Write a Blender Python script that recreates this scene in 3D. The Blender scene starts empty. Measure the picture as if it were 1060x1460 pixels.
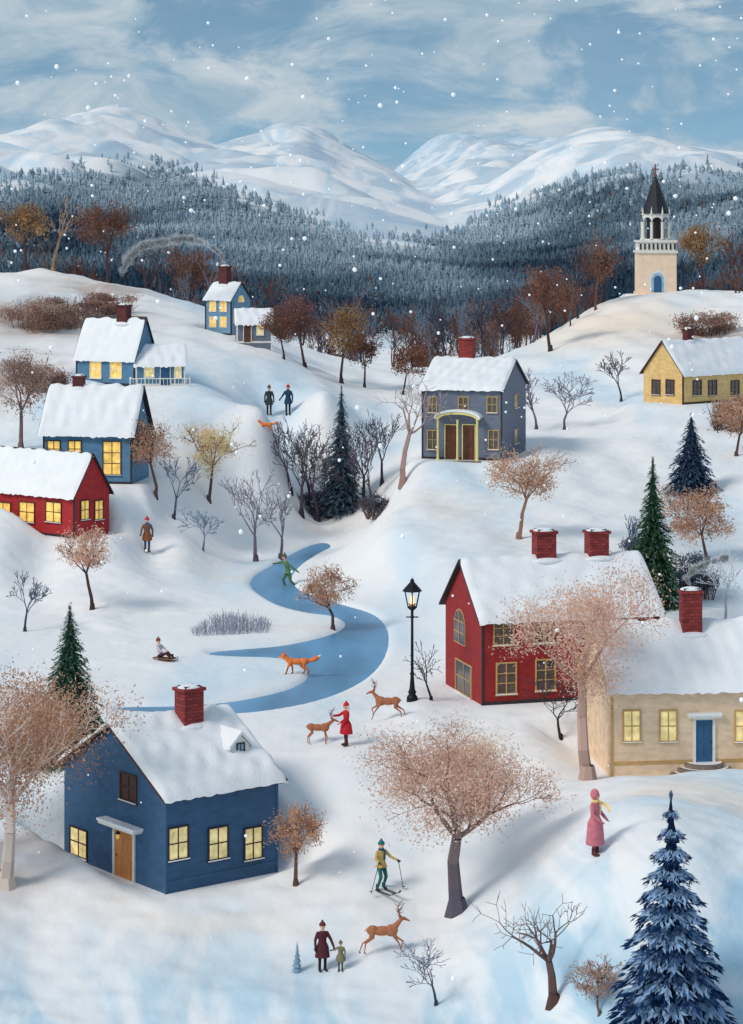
import bpy, math, random
import numpy as np
from mathutils import Vector, Matrix
F=3600.0; V0=300.0; U0=530.0; CZ=18.0
scene=bpy.context.scene
def lin(c):
    c=c/255.0
    return c/12.92 if c<=0.04045 else ((c+0.055)/1.055)**2.4
def C(r,g,b): return (lin(r),lin(g),lin(b))
# ------------------------------------------------------------ materials
def mat(name,col=(.5,.5,.5),rough=.8,nscale=3.0,namt=.15,bump=0.0,bscale=None,attr=False,emit=0.0,stretch=(1,1,1),metal=0.0,spec=.3):
    m=bpy.data.materials.new(name); m.use_nodes=True; nt=m.node_tree; N=nt.nodes; L=nt.links
    b=N['Principled BSDF']; b.inputs['Roughness'].default_value=rough; b.inputs['Metallic'].default_value=metal
    b.inputs['Specular IOR Level'].default_value=spec
    tc=N.new('ShaderNodeTexCoord'); mp=N.new('ShaderNodeMapping'); mp.inputs['Scale'].default_value=stretch
    L.new(tc.outputs['Object'],mp.inputs['Vector'])
    vm=N.new('ShaderNodeVectorMath'); vm.operation='SCALE'
    if attr:
        at=N.new('ShaderNodeAttribute'); at.attribute_name='Col'; L.new(at.outputs['Color'],vm.inputs[0])
    else: vm.inputs[0].default_value=col[:3]
    if namt>0:
        nz=N.new('ShaderNodeTexNoise'); nz.inputs['Scale'].default_value=nscale; nz.inputs['Detail'].default_value=3
        L.new(mp.outputs[0],nz.inputs['Vector'])
        mr=N.new('ShaderNodeMapRange'); mr.inputs['From Min'].default_value=.3; mr.inputs['From Max'].default_value=.7
        mr.inputs['To Min'].default_value=1-namt; mr.inputs['To Max'].default_value=1+namt
        L.new(nz.outputs['Fac'],mr.inputs['Value']); L.new(mr.outputs[0],vm.inputs['Scale'])
    else: vm.inputs['Scale'].default_value=1
    L.new(vm.outputs[0],b.inputs['Base Color'])
    if emit>0:
        L.new(vm.outputs[0],b.inputs['Emission Color']); b.inputs['Emission Strength'].default_value=emit
    if bump>0:
        nb=N.new('ShaderNodeTexNoise'); nb.inputs['Scale'].default_value=bscale or nscale*4; nb.inputs['Detail'].default_value=3
        L.new(mp.outputs[0],nb.inputs['Vector'])
        bp=N.new('ShaderNodeBump'); bp.inputs['Strength'].default_value=bump; bp.inputs['Distance'].default_value=.05
        L.new(nb.outputs['Fac'],bp.inputs['Height']); L.new(bp.outputs[0],b.inputs['Normal'])
    return m
def foliage(name,trans,gain=1.0):
    m=bpy.data.materials.new(name); m.use_nodes=True; nt=m.node_tree; N=nt.nodes; L=nt.links; N.remove(N['Principled BSDF']); out=N['Material Output']
    at=N.new('ShaderNodeAttribute'); at.attribute_name='Col'; vm=N.new('ShaderNodeVectorMath'); vm.operation='SCALE'; vm.inputs['Scale'].default_value=gain; L.new(at.outputs['Color'],vm.inputs[0])
    d=N.new('ShaderNodeBsdfDiffuse'); L.new(vm.outputs[0],d.inputs['Color'])
    if trans>0:
        t=N.new('ShaderNodeBsdfTranslucent'); L.new(vm.outputs[0],t.inputs['Color']); mx=N.new('ShaderNodeMixShader'); mx.inputs['Fac'].default_value=trans
        L.new(d.outputs[0],mx.inputs[1]); L.new(t.outputs[0],mx.inputs[2]); L.new(mx.outputs[0],out.inputs['Surface'])
    else: L.new(d.outputs[0],out.inputs['Surface'])
    return m
_sid={}
def siding(name,col,n=7.0):
    if name in _sid: return _sid[name]
    m=mat(name,col,.75,2.2,.14,0,stretch=(1,1,2)); nt=m.node_tree; N=nt.nodes; L=nt.links; b=N['Principled BSDF']
    tc=N.new('ShaderNodeTexCoord'); w=N.new('ShaderNodeTexWave'); w.wave_type='BANDS'; w.bands_direction='Z'; w.wave_profile='SAW'
    w.inputs['Scale'].default_value=n/3.14*1.3; w.inputs['Distortion'].default_value=.25; w.inputs['Detail Scale'].default_value=3
    L.new(tc.outputs['Object'],w.inputs['Vector'])
    bp=N.new('ShaderNodeBump'); bp.inputs['Strength'].default_value=.5; bp.inputs['Distance'].default_value=.03
    L.new(w.outputs['Fac'],bp.inputs['Height']); L.new(bp.outputs[0],b.inputs['Normal'])
    _sid[name]=m; return m
def brickmat(name,c1,c2,cm,scale=4.2):
    m=bpy.data.materials.new(name); m.use_nodes=True; nt=m.node_tree; N=nt.nodes; L=nt.links; b=N['Principled BSDF']
    b.inputs['Roughness'].default_value=.85
    tc=N.new('ShaderNodeTexCoord'); sp=N.new('ShaderNodeSeparateXYZ'); ad=N.new('ShaderNodeMath'); cb=N.new('ShaderNodeCombineXYZ')
    L.new(tc.outputs['Object'],sp.inputs[0]); L.new(sp.outputs[0],ad.inputs[0]); L.new(sp.outputs[1],ad.inputs[1])
    L.new(ad.outputs[0],cb.inputs[0]); L.new(sp.outputs[2],cb.inputs[1])
    br=N.new('ShaderNodeTexBrick'); br.inputs['Scale'].default_value=scale; br.inputs['Color1'].default_value=(*c1,1); br.inputs['Color2'].default_value=(*c2,1)
    br.inputs['Mortar'].default_value=(*cm,1); br.inputs['Mortar Size'].default_value=.035; br.inputs['Brick Width'].default_value=.9;br.inputs['Row Height'].default_value=.45
    L.new(cb.outputs[0],br.inputs['Vector']); L.new(br.outputs['Color'],b.inputs['Base Color'])
    return m
M_snow=mat('snow',(.86,.87,.90),.75,1.5,.04,.35,9,spec=.1)
M_brick=brickmat('brick',C(160,58,54),C(118,38,40),C(60,24,28))
M_brickd=brickmat('brick_dark',C(105,46,46),C(80,34,38),C(50,24,28))
M_white=mat('white_trim',C(228,226,218),.6,4,.08)
M_cream=mat('cream_trim',C(240,222,150),.6,4,.08)
M_tan=mat('tan_trim',C(196,158,104),.6,4,.12)
M_dark=mat('dark_trim',C(52,46,50),.6,5,.15)
M_darkbrown=mat('dark_brown_wood',C(78,54,46),.7,5,.2)
M_lit=mat('lit_pane',C(244,200,108),.4,3.0,.35,emit=.32)
M_litw=mat('pale_pane',C(244,220,156),.4,3.0,.35,emit=.24)
M_glassd=mat('dark_pane',C(84,74,72),.15,3,.35,spec=.6)
M_glassb=mat('blue_pane',C(150,180,205),.15,2,.3,spec=.6)
M_orange=mat('oak_door',C(205,135,80),.6,2,.18,.2,stretch=(6,6,.6))
M_bluedoor=mat('blue_door',C(50,95,135),.5,3,.12)
M_browndoor=mat('brown_door',C(100,62,45),.6,3,.2)
M_iron=mat('black_iron',C(28,28,34),.45,6,.2,metal=.3)
M_stone=mat('stone_step',C(135,118,110),.85,5,.25,.4)
M_leaf=foliage('leaf',.5,1.12)
M_bark=foliage('bark',0,1.1)
M_skin=mat('skin',C(225,175,150),.55,10,.05)
M_conif=foliage('conifer_needles',.25,1.1)
# ------------------------------------------------------------ mesh builder
class MB:
    def __init__(s): s.V=[];s.F=[];s.n=0
    def add(s,V,Fc,m=0,col=None):
        V=np.asarray(V,float).reshape(-1,3); Fc=np.asarray(Fc,int)
        if Fc.ndim==1: Fc=Fc[None,:]
        if col is None: col=np.ones((len(Fc),3))*.5
        col=np.asarray(col,float)
        if col.ndim==1: col=np.tile(col,(len(Fc),1))
        s.V.append(V); s.F.append((Fc+s.n,m,col)); s.n+=len(V)
    def box(s,x0,x1,y0,y1,z0,z1,m=0,mp=None):
        V=[(x,y,z) for x in(x0,x1) for y in(y0,y1) for z in(z0,z1)]
        if mp: V=[mp(*v) for v in V]
        s.add(V,[(0,1,3,2),(4,6,7,5),(0,4,5,1),(2,3,7,6),(0,2,6,4),(1,5,7,3)],m)
    def tubes(s,P0,P1,R0,R1,m=0,col=None,n=5):
        P0=np.asarray(P0,float);P1=np.asarray(P1,float);R0=np.asarray(R0,float);R1=np.asarray(R1,float)
        d=P1-P0; d/= (np.linalg.norm(d,axis=1,keepdims=True)+1e-9)
        ref=np.where(np.abs(d[:,2:3])>.9,np.array([[1.,0,0]]),np.array([[0,0,1.]]))
        a=np.cross(d,ref); a/=(np.linalg.norm(a,axis=1,keepdims=True)+1e-9); b=np.cross(d,a)
        K=len(P0); ang=np.arange(n)*2*np.pi/n
        ring=a[:,None,:]*np.cos(ang)[None,:,None]+b[:,None,:]*np.sin(ang)[None,:,None]
        V=np.concatenate([P0[:,None]+ring*R0[:,None,None],P1[:,None]+ring*R1[:,None,None]],1).reshape(-1,3)
        i=np.arange(n); q=np.stack([i,(i+1)%n,(i+1)%n+n,i+n],1)
        Fc=(q[None]+ (np.arange(K)*2*n)[:,None,None]).reshape(-1,4)
        if col is not None and np.asarray(col).ndim==2: col=np.repeat(col,n,0)
        s.add(V,Fc,m,col)
    def sphere(s,c,r,m=0,nu=12,nv=8,col=None,top=False):
        if not hasattr(r,'__len__'): r=(r,r,r)
        V=[];Fc=[]
        for j in range(nv+1):
            ph=math.pi*j/nv*(.5 if top else 1)
            for i in range(nu):
                th=2*math.pi*i/nu
                V.append((c[0]+r[0]*math.sin(ph)*math.cos(th),c[1]+r[1]*math.sin(ph)*math.sin(th),c[2]+r[2]*math.cos(ph)))
        for j in range(nv):
            for i in range(nu):
                Fc.append((j*nu+i,(j+1)*nu+i,(j+1)*nu+(i+1)%nu,j*nu+(i+1)%nu))
        s.add(V,Fc,m,col)
    def lathe(s,c,prof,m=0,n=16):
        V=[];Fc=[]
        for r,z in prof:
            for i in range(n):
                t=2*math.pi*i/n; V.append((c[0]+r*math.cos(t),c[1]+r*math.sin(t),c[2]+z))
        for j in range(len(prof)-1):
            for i in range(n): Fc.append((j*n+i,j*n+(i+1)%n,(j+1)*n+(i+1)%n,(j+1)*n+i))
        s.add(V,Fc,m)
    def mesh(s,name,mats,smooth=False):
        V=np.concatenate(s.V); me=bpy.data.meshes.new(name)
        me.vertices.add(len(V)); me.vertices.foreach_set('co',V.ravel().astype(np.float32))
        tot=np.concatenate([np.full(len(f),f.shape[1]) for f,_,_ in s.F])
        loops=np.concatenate([f.ravel() for f,_,_ in s.F])
        mi=np.concatenate([np.full(len(f),m) for f,m,_ in s.F])
        col=np.concatenate([np.repeat(c,f.shape[1],0) for f,_,c in s.F])
        me.loops.add(len(loops)); me.loops.foreach_set('vertex_index',loops.astype(np.int32))
        me.polygons.add(len(tot)); st=np.concatenate([[0],np.cumsum(tot)[:-1]])
        me.polygons.foreach_set('loop_start',st.astype(np.int32)); me.polygons.foreach_set('loop_total',tot.astype(np.int32))
        for m in mats: me.materials.append(m)
        me.polygons.foreach_set('material_index',mi.astype(np.int32))
        me.polygons.foreach_set('use_smooth',np.full(len(tot),smooth))
        me.update(calc_edges=True)
        at=me.attributes.new('Col','FLOAT_COLOR','CORNER')
        at.data.foreach_set('color',np.concatenate([col,np.ones((len(col),1))],1).ravel().astype(np.float32))
        me.validate()
        return me
    def obj(s,name,mats,parent=None,smooth=False):
        o=bpy.data.objects.new(name,s.mesh(name,mats,smooth)); scene.collection.objects.link(o)
        if parent: o.parent=parent
        return o
def empty(name,loc=(0,0,0),rz=0,sc=1):
    e=bpy.data.objects.new(name,None); e.empty_display_size=.3; scene.collection.objects.link(e)
    e.location=loc; e.rotation_euler=(0,0,rz); e.scale=(sc,sc,sc); return e
# ------------------------------------------------------------ terrain
def ss(a,b,x):
    t=np.clip((x-a)/(b-a),0,1); return t*t*(3-2*t)
CP=[(-300,1460,68),(30,1460,70),(530,1460,70),(800,1450,68),(1060,1450,66),(1360,1440,64),
(30,1300,76),(235,1285,76.5),(400,1275,77),(300,1400,72.5),(530,1383,73),(540,1272,77),(650,1298,76),(700,1400,71),
(853,1220,72),(1000,1250,70),(1000,1130,78),(950,1105,81.5),(1100,1100,82),(760,1180,78),(600,1150,81.5),(500,1063,85.5),(420,1100,84),
(840,1110,82),(700,1030,88),(588,998,90),(690,1010,89.5),(860,1015,88),(400,1035,88),(100,1060,88),(250,1050,88),(500,1022,90),
(230,945,99.9),(100,945,100),(100,880,111),(-100,900,110),(200,870,112.5),(300,870,112.8),(310,900,107.5),(132,868,112),(210,787,124),(60,800,121),(150,775,121),(30,775,121),(-200,775,121),
(195,700,128),(100,700,128),(270,760,126),(310,800,124),(298,712,134),(245,737,129),(365,802,129),(395,795,130.5),(350,760,134),
(340,680,138),(400,660,144),(384,592,142),(300,620,139),(200,560,145),(110,553,145),(0,560,145),(-200,560,145),(270,552,146),(450,600,148),
(340,500,162),(290,482,165),(400,510,163),(-150,400,195),(60,385,190),(200,412,185),(320,450,182),(450,525,172),(540,553,168),(590,562,165),
(60,450,172),(60,500,158),(460,740,139),(500,735,140),(520,690,145),(450,690,146),(430,650,148),(520,600,155),
(605,660,137),(690,662,137),(750,645,138),(560,700,134),(500,750,130),(450,800,126),(560,760,122),(500,820,119),(600,850,112),(650,770,120),(740,768,121),(700,720,128),(640,700,131),
(580,930,100),(600,960,95),(750,560,165),(750,530,180),(800,480,195),(860,432,208),(930,418,212),(1030,414,214),(1250,420,214),(1000,480,190),(900,500,180),(880,572,160),(800,600,155),(950,580,152),(1040,580,152),(1250,580,152),
(900,640,142),(850,690,134),(985,702,134),(900,760,124),(1000,800,118),(1200,800,118),(800,800,115),(935,860,108),(1060,900,104),(1250,950,98)]
P=[((u-U0)/F*Y,Y,CZ-(v-V0)/F*Y) for u,v,Y in CP]
for u,z in((-150,8),(60,8),(200,7),(320,5),(450,2.5),(560,1.5),(680,1.5)): P.append(((u-U0)/F*225,225,z))
for u in(800,930,1030,1250): P.append(((u-U0)/F*250,250,5.5))
for u in(-400,-100,200,500,800,1100,1400): P.append(((u-U0)/F*300,300,2))
for u in(-200,530,1300): P.append(((u-U0)/F*40,40,-7.5))
for u in(-1600,2660):
    for Y,z in((50,-6),(70,-3),(100,1),(130,4),(160,8),(200,10),(250,6),(300,3)): P.append(((u-U0)/F*Y,Y,z))
P=np.array(P); SC=np.array([1,.45]); cc=1.2
def kern(A,B):
    d=A[:,None,:]*SC-B[None,:,:]*SC; return -np.sqrt((d**2).sum(-1)+cc*cc)
n=len(P); K=kern(P[:,:2],P[:,:2])-np.eye(n)*.02*-1
Q=np.c_[np.ones(n),P[:,:2]]; A=np.block([[K,Q],[Q.T,np.zeros((3,3))]])
sol=np.linalg.solve(A,np.r_[P[:,2],np.zeros(3)]); wR=sol[:n]; aR=sol[n:]
def rbf(XY):
    out=np.empty(len(XY))
    for i in range(0,len(XY),20000):
        s=XY[i:i+20000]; out[i:i+20000]=kern(s,P[:,:2])@wR+aR[0]+s@aR[1:]
    return out
layers=[(1000,[(-900,300),(-200,258),(30,218),(70,194),(110,166),(150,149),(178,147),(205,160),(245,178),(290,198),(400,248),(470,288),(560,345),(640,390),(900,460)]),
(1300,[(100,300),(240,232),(300,210),(350,196),(400,178),(430,174),(470,184),(490,206),(540,230),(590,262),(640,300),(700,335),(1100,400)]),
(2000,[(300,330),(480,290),(540,262),(580,228),(615,196),(640,186),(690,204),(720,198),(760,192),(800,208),(860,230),(1100,300)]),
(900,[(480,400),(560,350),(640,303),(700,258),(740,232),(790,200),(850,179),(880,180),(920,195),(980,208),(1060,218),(1300,240),(2000,300)])]
def wnoise(X,Y,sc,seed=0):
    r=np.random.RandomState(seed); o=np.zeros_like(X)
    for k in range(9):
        a=r.rand()*6.28; f=(1+r.rand()*1.6)/sc; o+=np.sin((X*math.cos(a)+Y*math.sin(a))*f*6.28+r.rand()*6.28)
    return o/3
def mount(X,Y):
    z=np.zeros_like(X)+0.
    for k,(Yk,pr) in enumerate(layers):
        pr=np.array(pr,float); Xk=(pr[:,0]-U0)/F*Yk; Zk=CZ-(pr[:,1]-V0)/F*Yk-2
        cz=np.maximum(np.interp(X+3*wnoise(X,Y,90,k),Xk,Zk),0)
        for dx in(-5,5): cz+=np.maximum(np.interp(X+dx*Yk/1000,Xk,Zk),0)
        cz/=3
        q=np.where(Y<Yk,np.clip((Y-320)/(Yk-320),0,1),np.clip(1-(Y-Yk)/(.45*Yk),0,1))
        q=q**.95; q=q*(1+.16*wnoise(X,Y,70,k+10)*(1-q)*2*q)
        z=np.maximum(z,cz*q)
    return z+2
pads=[]
RIV=[(462,772),(430,782),(395,803),(362,820),(355,836),(375,852),(400,866),(440,876),(480,880),(496,889),(485,901),(450,912),(400,922),(345,926),(298,930),(300,936),(345,938),(400,939),(433,950),(443,965),(425,979),(390,990),(330,1002),(250,1008),(165,1008),(165,1014),(250,1018),(330,1020),(390,1014),(455,1001),(512,977),(545,948),(556,915),(550,890),(530,874),(490,863),(455,853),(425,842),(413,826),(425,808),(452,790),(475,780)]
def chaikin(p,n=3):
    p=np.array(p,float)
    for _ in range(n):
        q=np.roll(p,-1,0); p=np.stack([.75*p+.25*q,.25*p+.75*q],1).reshape(-1,2)
    return p
def flat(u,v,z=0): Y=(CZ-z)*F/(v-V0); return ((u-U0)/F*Y,Y)
RW=np.array([flat(u,v) for u,v in chaikin(RIV,2)])
def sdf(X,Y):
    d=np.full(X.shape,1e9); ins=np.zeros(X.shape,bool)
    m=len(RW)
    for i in range(m):
        a=RW[i];b=RW[(i+1)%m]; e=b-a; px=X-a[0];py=Y-a[1]
        t=np.clip((px*e[0]+py*e[1])/(e@e+1e-12),0,1)
        d=np.minimum(d,(px-t*e[0])**2+((py-t*e[1])*.6)**2)
        c=((a[1]>Y)!=(b[1]>Y))&(X<(b[0]-a[0])*(Y-a[1])/(b[1]-a[1]+1e-12)+a[0]); ins^=c
    d=np.sqrt(d); return np.where(ins,-d,d)
def H(X,Y,usepads=True):
    X=np.asarray(X,float);Y=np.asarray(Y,float); sh=X.shape; X=X.ravel();Y=Y.ravel()
    z=np.zeros(len(X)); near=Y<335
    if near.any(): z[near]=rbf(np.c_[X[near],Y[near]])+.08*wnoise(X[near],Y[near],7,3)+.03*wnoise(X[near],Y[near],1.9,5)
    t=ss(235,330,Y); far=Y>235
    if far.any(): z[far]=z[far]*(1-t[far])+mount(X[far],Y[far])*t[far]
    bb=(np.abs(X+5)<22)&(Y>80)&(Y<150)
    if bb.any():
        sd=sdf(X[bb],Y[bb]); zz=z[bb]
        bank=np.where(sd<0,-.35*np.tanh(-sd/.3),.15*np.tanh(sd/.22))
        w=ss(0.0,5.0,sd); z[bb]=bank*(1-w)+np.maximum(zz,.1)*w*(Y[bb]>=90)+zz*w*(Y[bb]<90)
    if usepads:
        for (px,py,rx,ry,c,s_,pz) in pads:
            dx=X-px;dy=Y-py; lx=(dx*c+dy*s_)/rx; ly=(-dx*s_+dy*c)/ry
            r=np.maximum(np.abs(lx),np.abs(ly)); m=r<2
            w=1-ss(1.08,1.7,r[m]); z[m]=z[m]*(1-w)+pz*w
    return z.reshape(sh)
def place(u,v,Yg,usepads=True,lo=.85,hi=1.2):
    Ys=np.linspace(lo*Yg,hi*Yg,500); X=(u-U0)/F*Ys; d=(CZ-(v-V0)/F*Ys)-H(X,Ys,usepads)
    sc=np.where(d[:-1]*d[1:]<=0)[0]
    if len(sc): i=sc[np.argmin(np.abs(Ys[sc]-Yg))]
    else: i=np.argmin(np.abs(d)+.02*np.abs(Ys-Yg))
    Y=Ys[i]; x=(u-U0)/F*Y; z=float(H(np.array([x]),np.array([Y]),usepads)[0])
    return Vector((x,Y,z))
def treeline(u): return np.interp(u,[-100,0,100,200,260,330,400,470,560,620,660,700,760,820,900,1060,1200],[262,256,244,236,240,272,298,324,346,345,325,303,276,254,246,244,250])
# ------------------------------------------------------------ houses
class House:
    def __init__(s,name,u,v,Yg,anchor,th,uf,us,vw,vr,base=None,W=None,usep=False,sinkpad=0):
        p=base or place(u,v,Yg,usep); s.name=name; s.s=F/p.y; t=math.radians(th); s.t=t; s.anchor=anchor; s.p=p
        ex=Vector((math.cos(t),math.sin(t),0)); ey=Vector((-math.sin(t),math.cos(t),0)); s.ex=ex;s.ey=ey
        def solve(d,uu):
            k=(uu-U0)/F; return (k*p.y-p.x)/(d.x-k*d.y)
        s.L=abs(solve(ex,uf)); s.W=W if W else abs(solve(ey,us))
        s.O=p if anchor=='L' else p-ex*s.L
        s.h=(v-vw)/s.s
        mid=p+ey*s.W/2; s.R=CZ-(vr-V0)/F*mid.y-p.z
        c=s.O+ex*s.L/2+ey*s.W/2
        pads.append((c.x,c.y,s.L/2,s.W/2,math.cos(t),math.sin(t),p.z-sinkpad))
        s.k=(s.R-s.h)/(s.W/2)
    def x_at(s,u,y):
        b=s.O+s.ey*y; k=(u-U0)/F; return (k*b.y-b.x)/(s.ex.x-k*s.ex.y)
    def z_at(s,x,y,v):
        w=s.O+s.ex*x+s.ey*y; return CZ-(v-V0)/F*w.y-s.O.z
    def face(s,f,u,v):
        if f=='front': o=s.O; d=s.ex
        elif f=='left': o=s.O; d=s.ey
        else: o=s.O+s.ex*s.L; d=s.ey
        k=(u-U0)/F; a=(k*o.y-o.x)/(d.x-k*d.y); w=o+d*a
        return a, CZ-(v-V0)/F*w.y-s.O.z, abs(d.x-k*d.y)
    def mp(s,f):
        if f=='front': return lambda a,d,z:(a,-d,z)
        if f=='left': return lambda a,d,z:(-d,a,z)
        return lambda a,d,z:(s.L+d,a,z)
    def shell(s,wm,trim=None,oh=.22,snowT=.16,seed=1):
        s.root=empty(s.name,s.O,s.t)
        L,W,h,R,k=s.L,s.W,s.h,s.R,s.k
        b=MB(); z0=-1.2
        V=[(0,0,z0),(L,0,z0),(L,W,z0),(0,W,z0),(0,0,h),(L,0,h),(L,W,h),(0,W,h),(0,W/2,R),(L,W/2,R)]
        b.add(V[:],[(0,1,5,4),(2,3,7,6)],0); b.add(V,[(0,4,8,7,3),(1,2,6,9,5)],0)
        b.obj('walls',[wm],s.root)
        b=MB(); tw=.07
        for x in(0,L):
            if x==0: b.box(x-.02,x+tw,-.02,.05,z0,h-.02)
            else: b.box(x-tw,x+.02,-.02,.05,z0,h-.02)
        b.box(tw,L-tw,-.018,.02,0.0,.12)
        b.obj('corner_trim',[trim or wm],s.root)
        b=MB(); oy=oh; ox=oh; th=.08
        for sg in(-1,1):
            ye=W/2+sg*(W/2+oy); ze=R-k*(W/2+oy)
            V=[(-ox,W/2,R),(L+ox,W/2,R),(L+ox,ye,ze),(-ox,ye,ze)]
            V=[(x,y,z-.01) for x,y,z in V]+[(x,y,z-.01+th) for x,y,z in V]
            b.add(V,[(0,1,2,3),(4,7,6,5),(0,4,5,1),(1,5,6,2),(2,6,7,3),(3,7,4,0)])
        b.obj('roof',[M_darkbrown if trim is None else trim],s.root)
        nx,ny=50,40
        xs=np.linspace(-ox+.015,L+ox-.015,nx); ys=np.linspace(-oy-.05,W+oy+.05,ny)
        XX,YY=np.meshgrid(xs,ys,indexing='ij')
        ea=np.minimum(XX-xs[0],xs[-1]-XX); eb=np.minimum(YY-ys[0],ys[-1]-YY); e=np.minimum(ea,eb)
        T=snowT*np.sqrt(np.clip(e/.16,0,1))*(1+.22*wnoise(XX,YY,1.3,seed))
        j=np.abs(wnoise(XX,YY,.9,seed+1)*.06)
        Z=R-k*np.sqrt((YY-W/2)**2+.015)+.08+T
        Z=np.where(eb<=1e-6,Z-.02-j*.8,Z)
        YY=YY+np.where(eb<=1e-6,np.sign(YY-W/2)*(j*.5),0)
        ii=np.arange(nx*ny).reshape(nx,ny); Fc=np.stack([ii[:-1,:-1],ii[1:,:-1],ii[1:,1:],ii[:-1,1:]],-1).reshape(-1,4)
        b=MB(); b.add(np.stack([XX,YY,Z],-1).reshape(-1,3),Fc)
        b.obj('roof_snow',[M_snow],s.root,True)
        s.wb=MB(); return s
    def window(s,f,u,v,wpx,hpx,fr=0,pn=1,mun=(1,1),t=.05,arch=False,sill=True):
        a,z,co=s.face(f,u,v); w=wpx/s.s/co; hh=hpx/s.s; mp=s.mp(f); b=s.wb
        a0,a1,z0,z1=a-w/2,a+w/2,z-hh/2,z+hh/2
        if arch:
            K=10; pts=[(a0,z0),(a1,z0)]+[(a+w/2*math.cos(math.pi*i/K),z1-w/2+w/2*math.sin(math.pi*i/K)) for i in range(K+1)]
            n=len(pts)
            for q,dd,m in((1+2*t/w,.02,fr),(1,.03,pn)):
                P2=[(a+(x-a)*q, z+(y-z)*(1+2*t/hh if q>1 else 1)) for x,y in pts]
                V=[mp(x,dd,y) for x,y in P2]+[mp(x,-.01,y) for x,y in P2]
                b.add(V,[tuple(range(n))],m); b.add(V,[(i,(i+1)%n,(i+1)%n+n,i+n) for i in range(n)],m)
        else:
            b.box(a0,a1,-.02,.012,z0,z1,pn,mp)
            b.box(a0-t,a0,-.02,.05,z0-t,z1+t,fr,mp); b.box(a1,a1+t,-.02,.05,z0-t,z1+t,fr,mp)
            b.box(a0,a1,-.02,.047,z1,z1+t,fr,mp); b.box(a0,a1,-.02,.047,z0-t,z0,fr,mp)
        d0=.03 if not arch else .045
        mt=t*.35
        for i in range(mun[0]):
            x=a0+(a1-a0)*(i+1)/(mun[0]+1); b.box(x-mt,x+mt,.005,d0+.004,z0,z1 if not arch else z1-.02,fr,mp)
        for i in range(mun[1]):
            y=z0+(z1-z0)*(i+1)/(mun[1]+1); b.box(a0,a1,.005,d0,y-mt,y+mt,fr,mp)
        if sill:
            b.box(a0-t*1.6,a1+t*1.6,-.01,.09,z0-t*1.7,z0-t-.003,fr,mp)
            b.box(a0-t*1.3,a1+t*1.3,.051,.1,z0-t-.002,z0-t+.025,2,mp)
    def door(s,f,u,v0,v1,wpx,dm=3,fr=0,t=.07,panels=True,cap=False):
        a,z1,co=s.face(f,u,v0); _,z0,_=s.face(f,u,v1); w=wpx/s.s/co; mp=s.mp(f); b=s.wb
        a0,a1=a-w/2,a+w/2
        b.box(a0,a1,-.02,.02,z0,z1,dm,mp)
        b.box(a0-t,a0,-.02,.06,z0,z1+t,fr,mp); b.box(a1,a1+t,-.02,.06,z0,z1+t,fr,mp); b.box(a0,a1,-.02,.057,z1,z1+t,fr,mp)
        if panels:
            for zz in(.12,.55):
                for aa in(.15,.57): b.box(a0+w*aa,a0+w*(aa+.28),.021,.035,z0+(z1-z0)*zz,z0+(z1-z0)*(zz+.32),dm,mp)
        b.sphere(mp(a1-w*.12,.05,z0+(z1-z0)*.47),.025,4,8,6)
        if cap:
            b.box(a0-t*3,a1+t*3,-.01,.22,z1+t+.003,z1+t+.07,fr,mp); b.box(a0-t*3.1,a1+t*3.1,0,.24,z1+t+.073,z1+t+.15,2,mp)
        return a,z0,z1,w
    def chimney(s,u,vt,wpx,y=None,m=None,d=None):
        y=s.W/2 if y is None else y; x=s.x_at(u,y); w=wpx/s.s; zt=s.z_at(x,y,vt); d=d or w*.8
        zb=s.R-s.k*abs(y-s.W/2)-.6; b=MB()
        b.box(x-w/2,x+w/2,y-d/2,y+d/2,zb,zt-.1); b.box(x-w*.58,x+w*.58,y-d*.6,y+d*.6,zt-.16,zt-.06)
        b.box(x-w*.4,x+w*.4,y-d*.4,y+d*.4,zt-.06,zt+.0,1)
        b.sphere((x,y,zt-.07),(w*.56,d*.56,.11),2,14,8)
        b.sphere((x,y-d*.5,s.R-s.k*(abs(y-s.W/2)+d*.5)+.16),(w*.8,d*.35,.13),2,14,8)
        b.obj('chimney',[m or M_brick,M_dark,M_snow],s.root)
    def finish(s,frame,pane,accent=M_orange,extra=M_glassd):
        s.wb.obj('windows_and_door',[frame,pane,M_snow,accent,M_iron,extra],s.root)
hA=House('blue_house',237,1262,77,'L',38,396,92,1135,1034,sinkpad=.27)
hB=House('red_house',688,1006,90,'L',16,940,628,882,800,W=4.3)
hC=House('cream_house',872,1090,84,'L',7,1130,None,980,890,W=4.2,sinkpad=.42)
hD=House('grey_house',716,657,138,'R',-16,602,750,556,514)
hE=House('yellow_house',974,577,151,'L',40,1085,918,532,487)
hF=House('red_cottage',106,767,121,'R',-38,-40,156,703,648)
hG=House('blue_cottage',188,690,128.5,'R',-9,62,None,614,552,W=3.6)
hH=House('blue_farmhouse',192,550,146,'R',-28,109,222,508,453)
hI=House('tall_blue_house',330,478,166,'R',-35,293,357,426,403)
church_p=place(938,421,212,False); pads.append((church_p.x,church_p.y+1.5,2.2,2.2,1,0,church_p.z))
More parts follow.
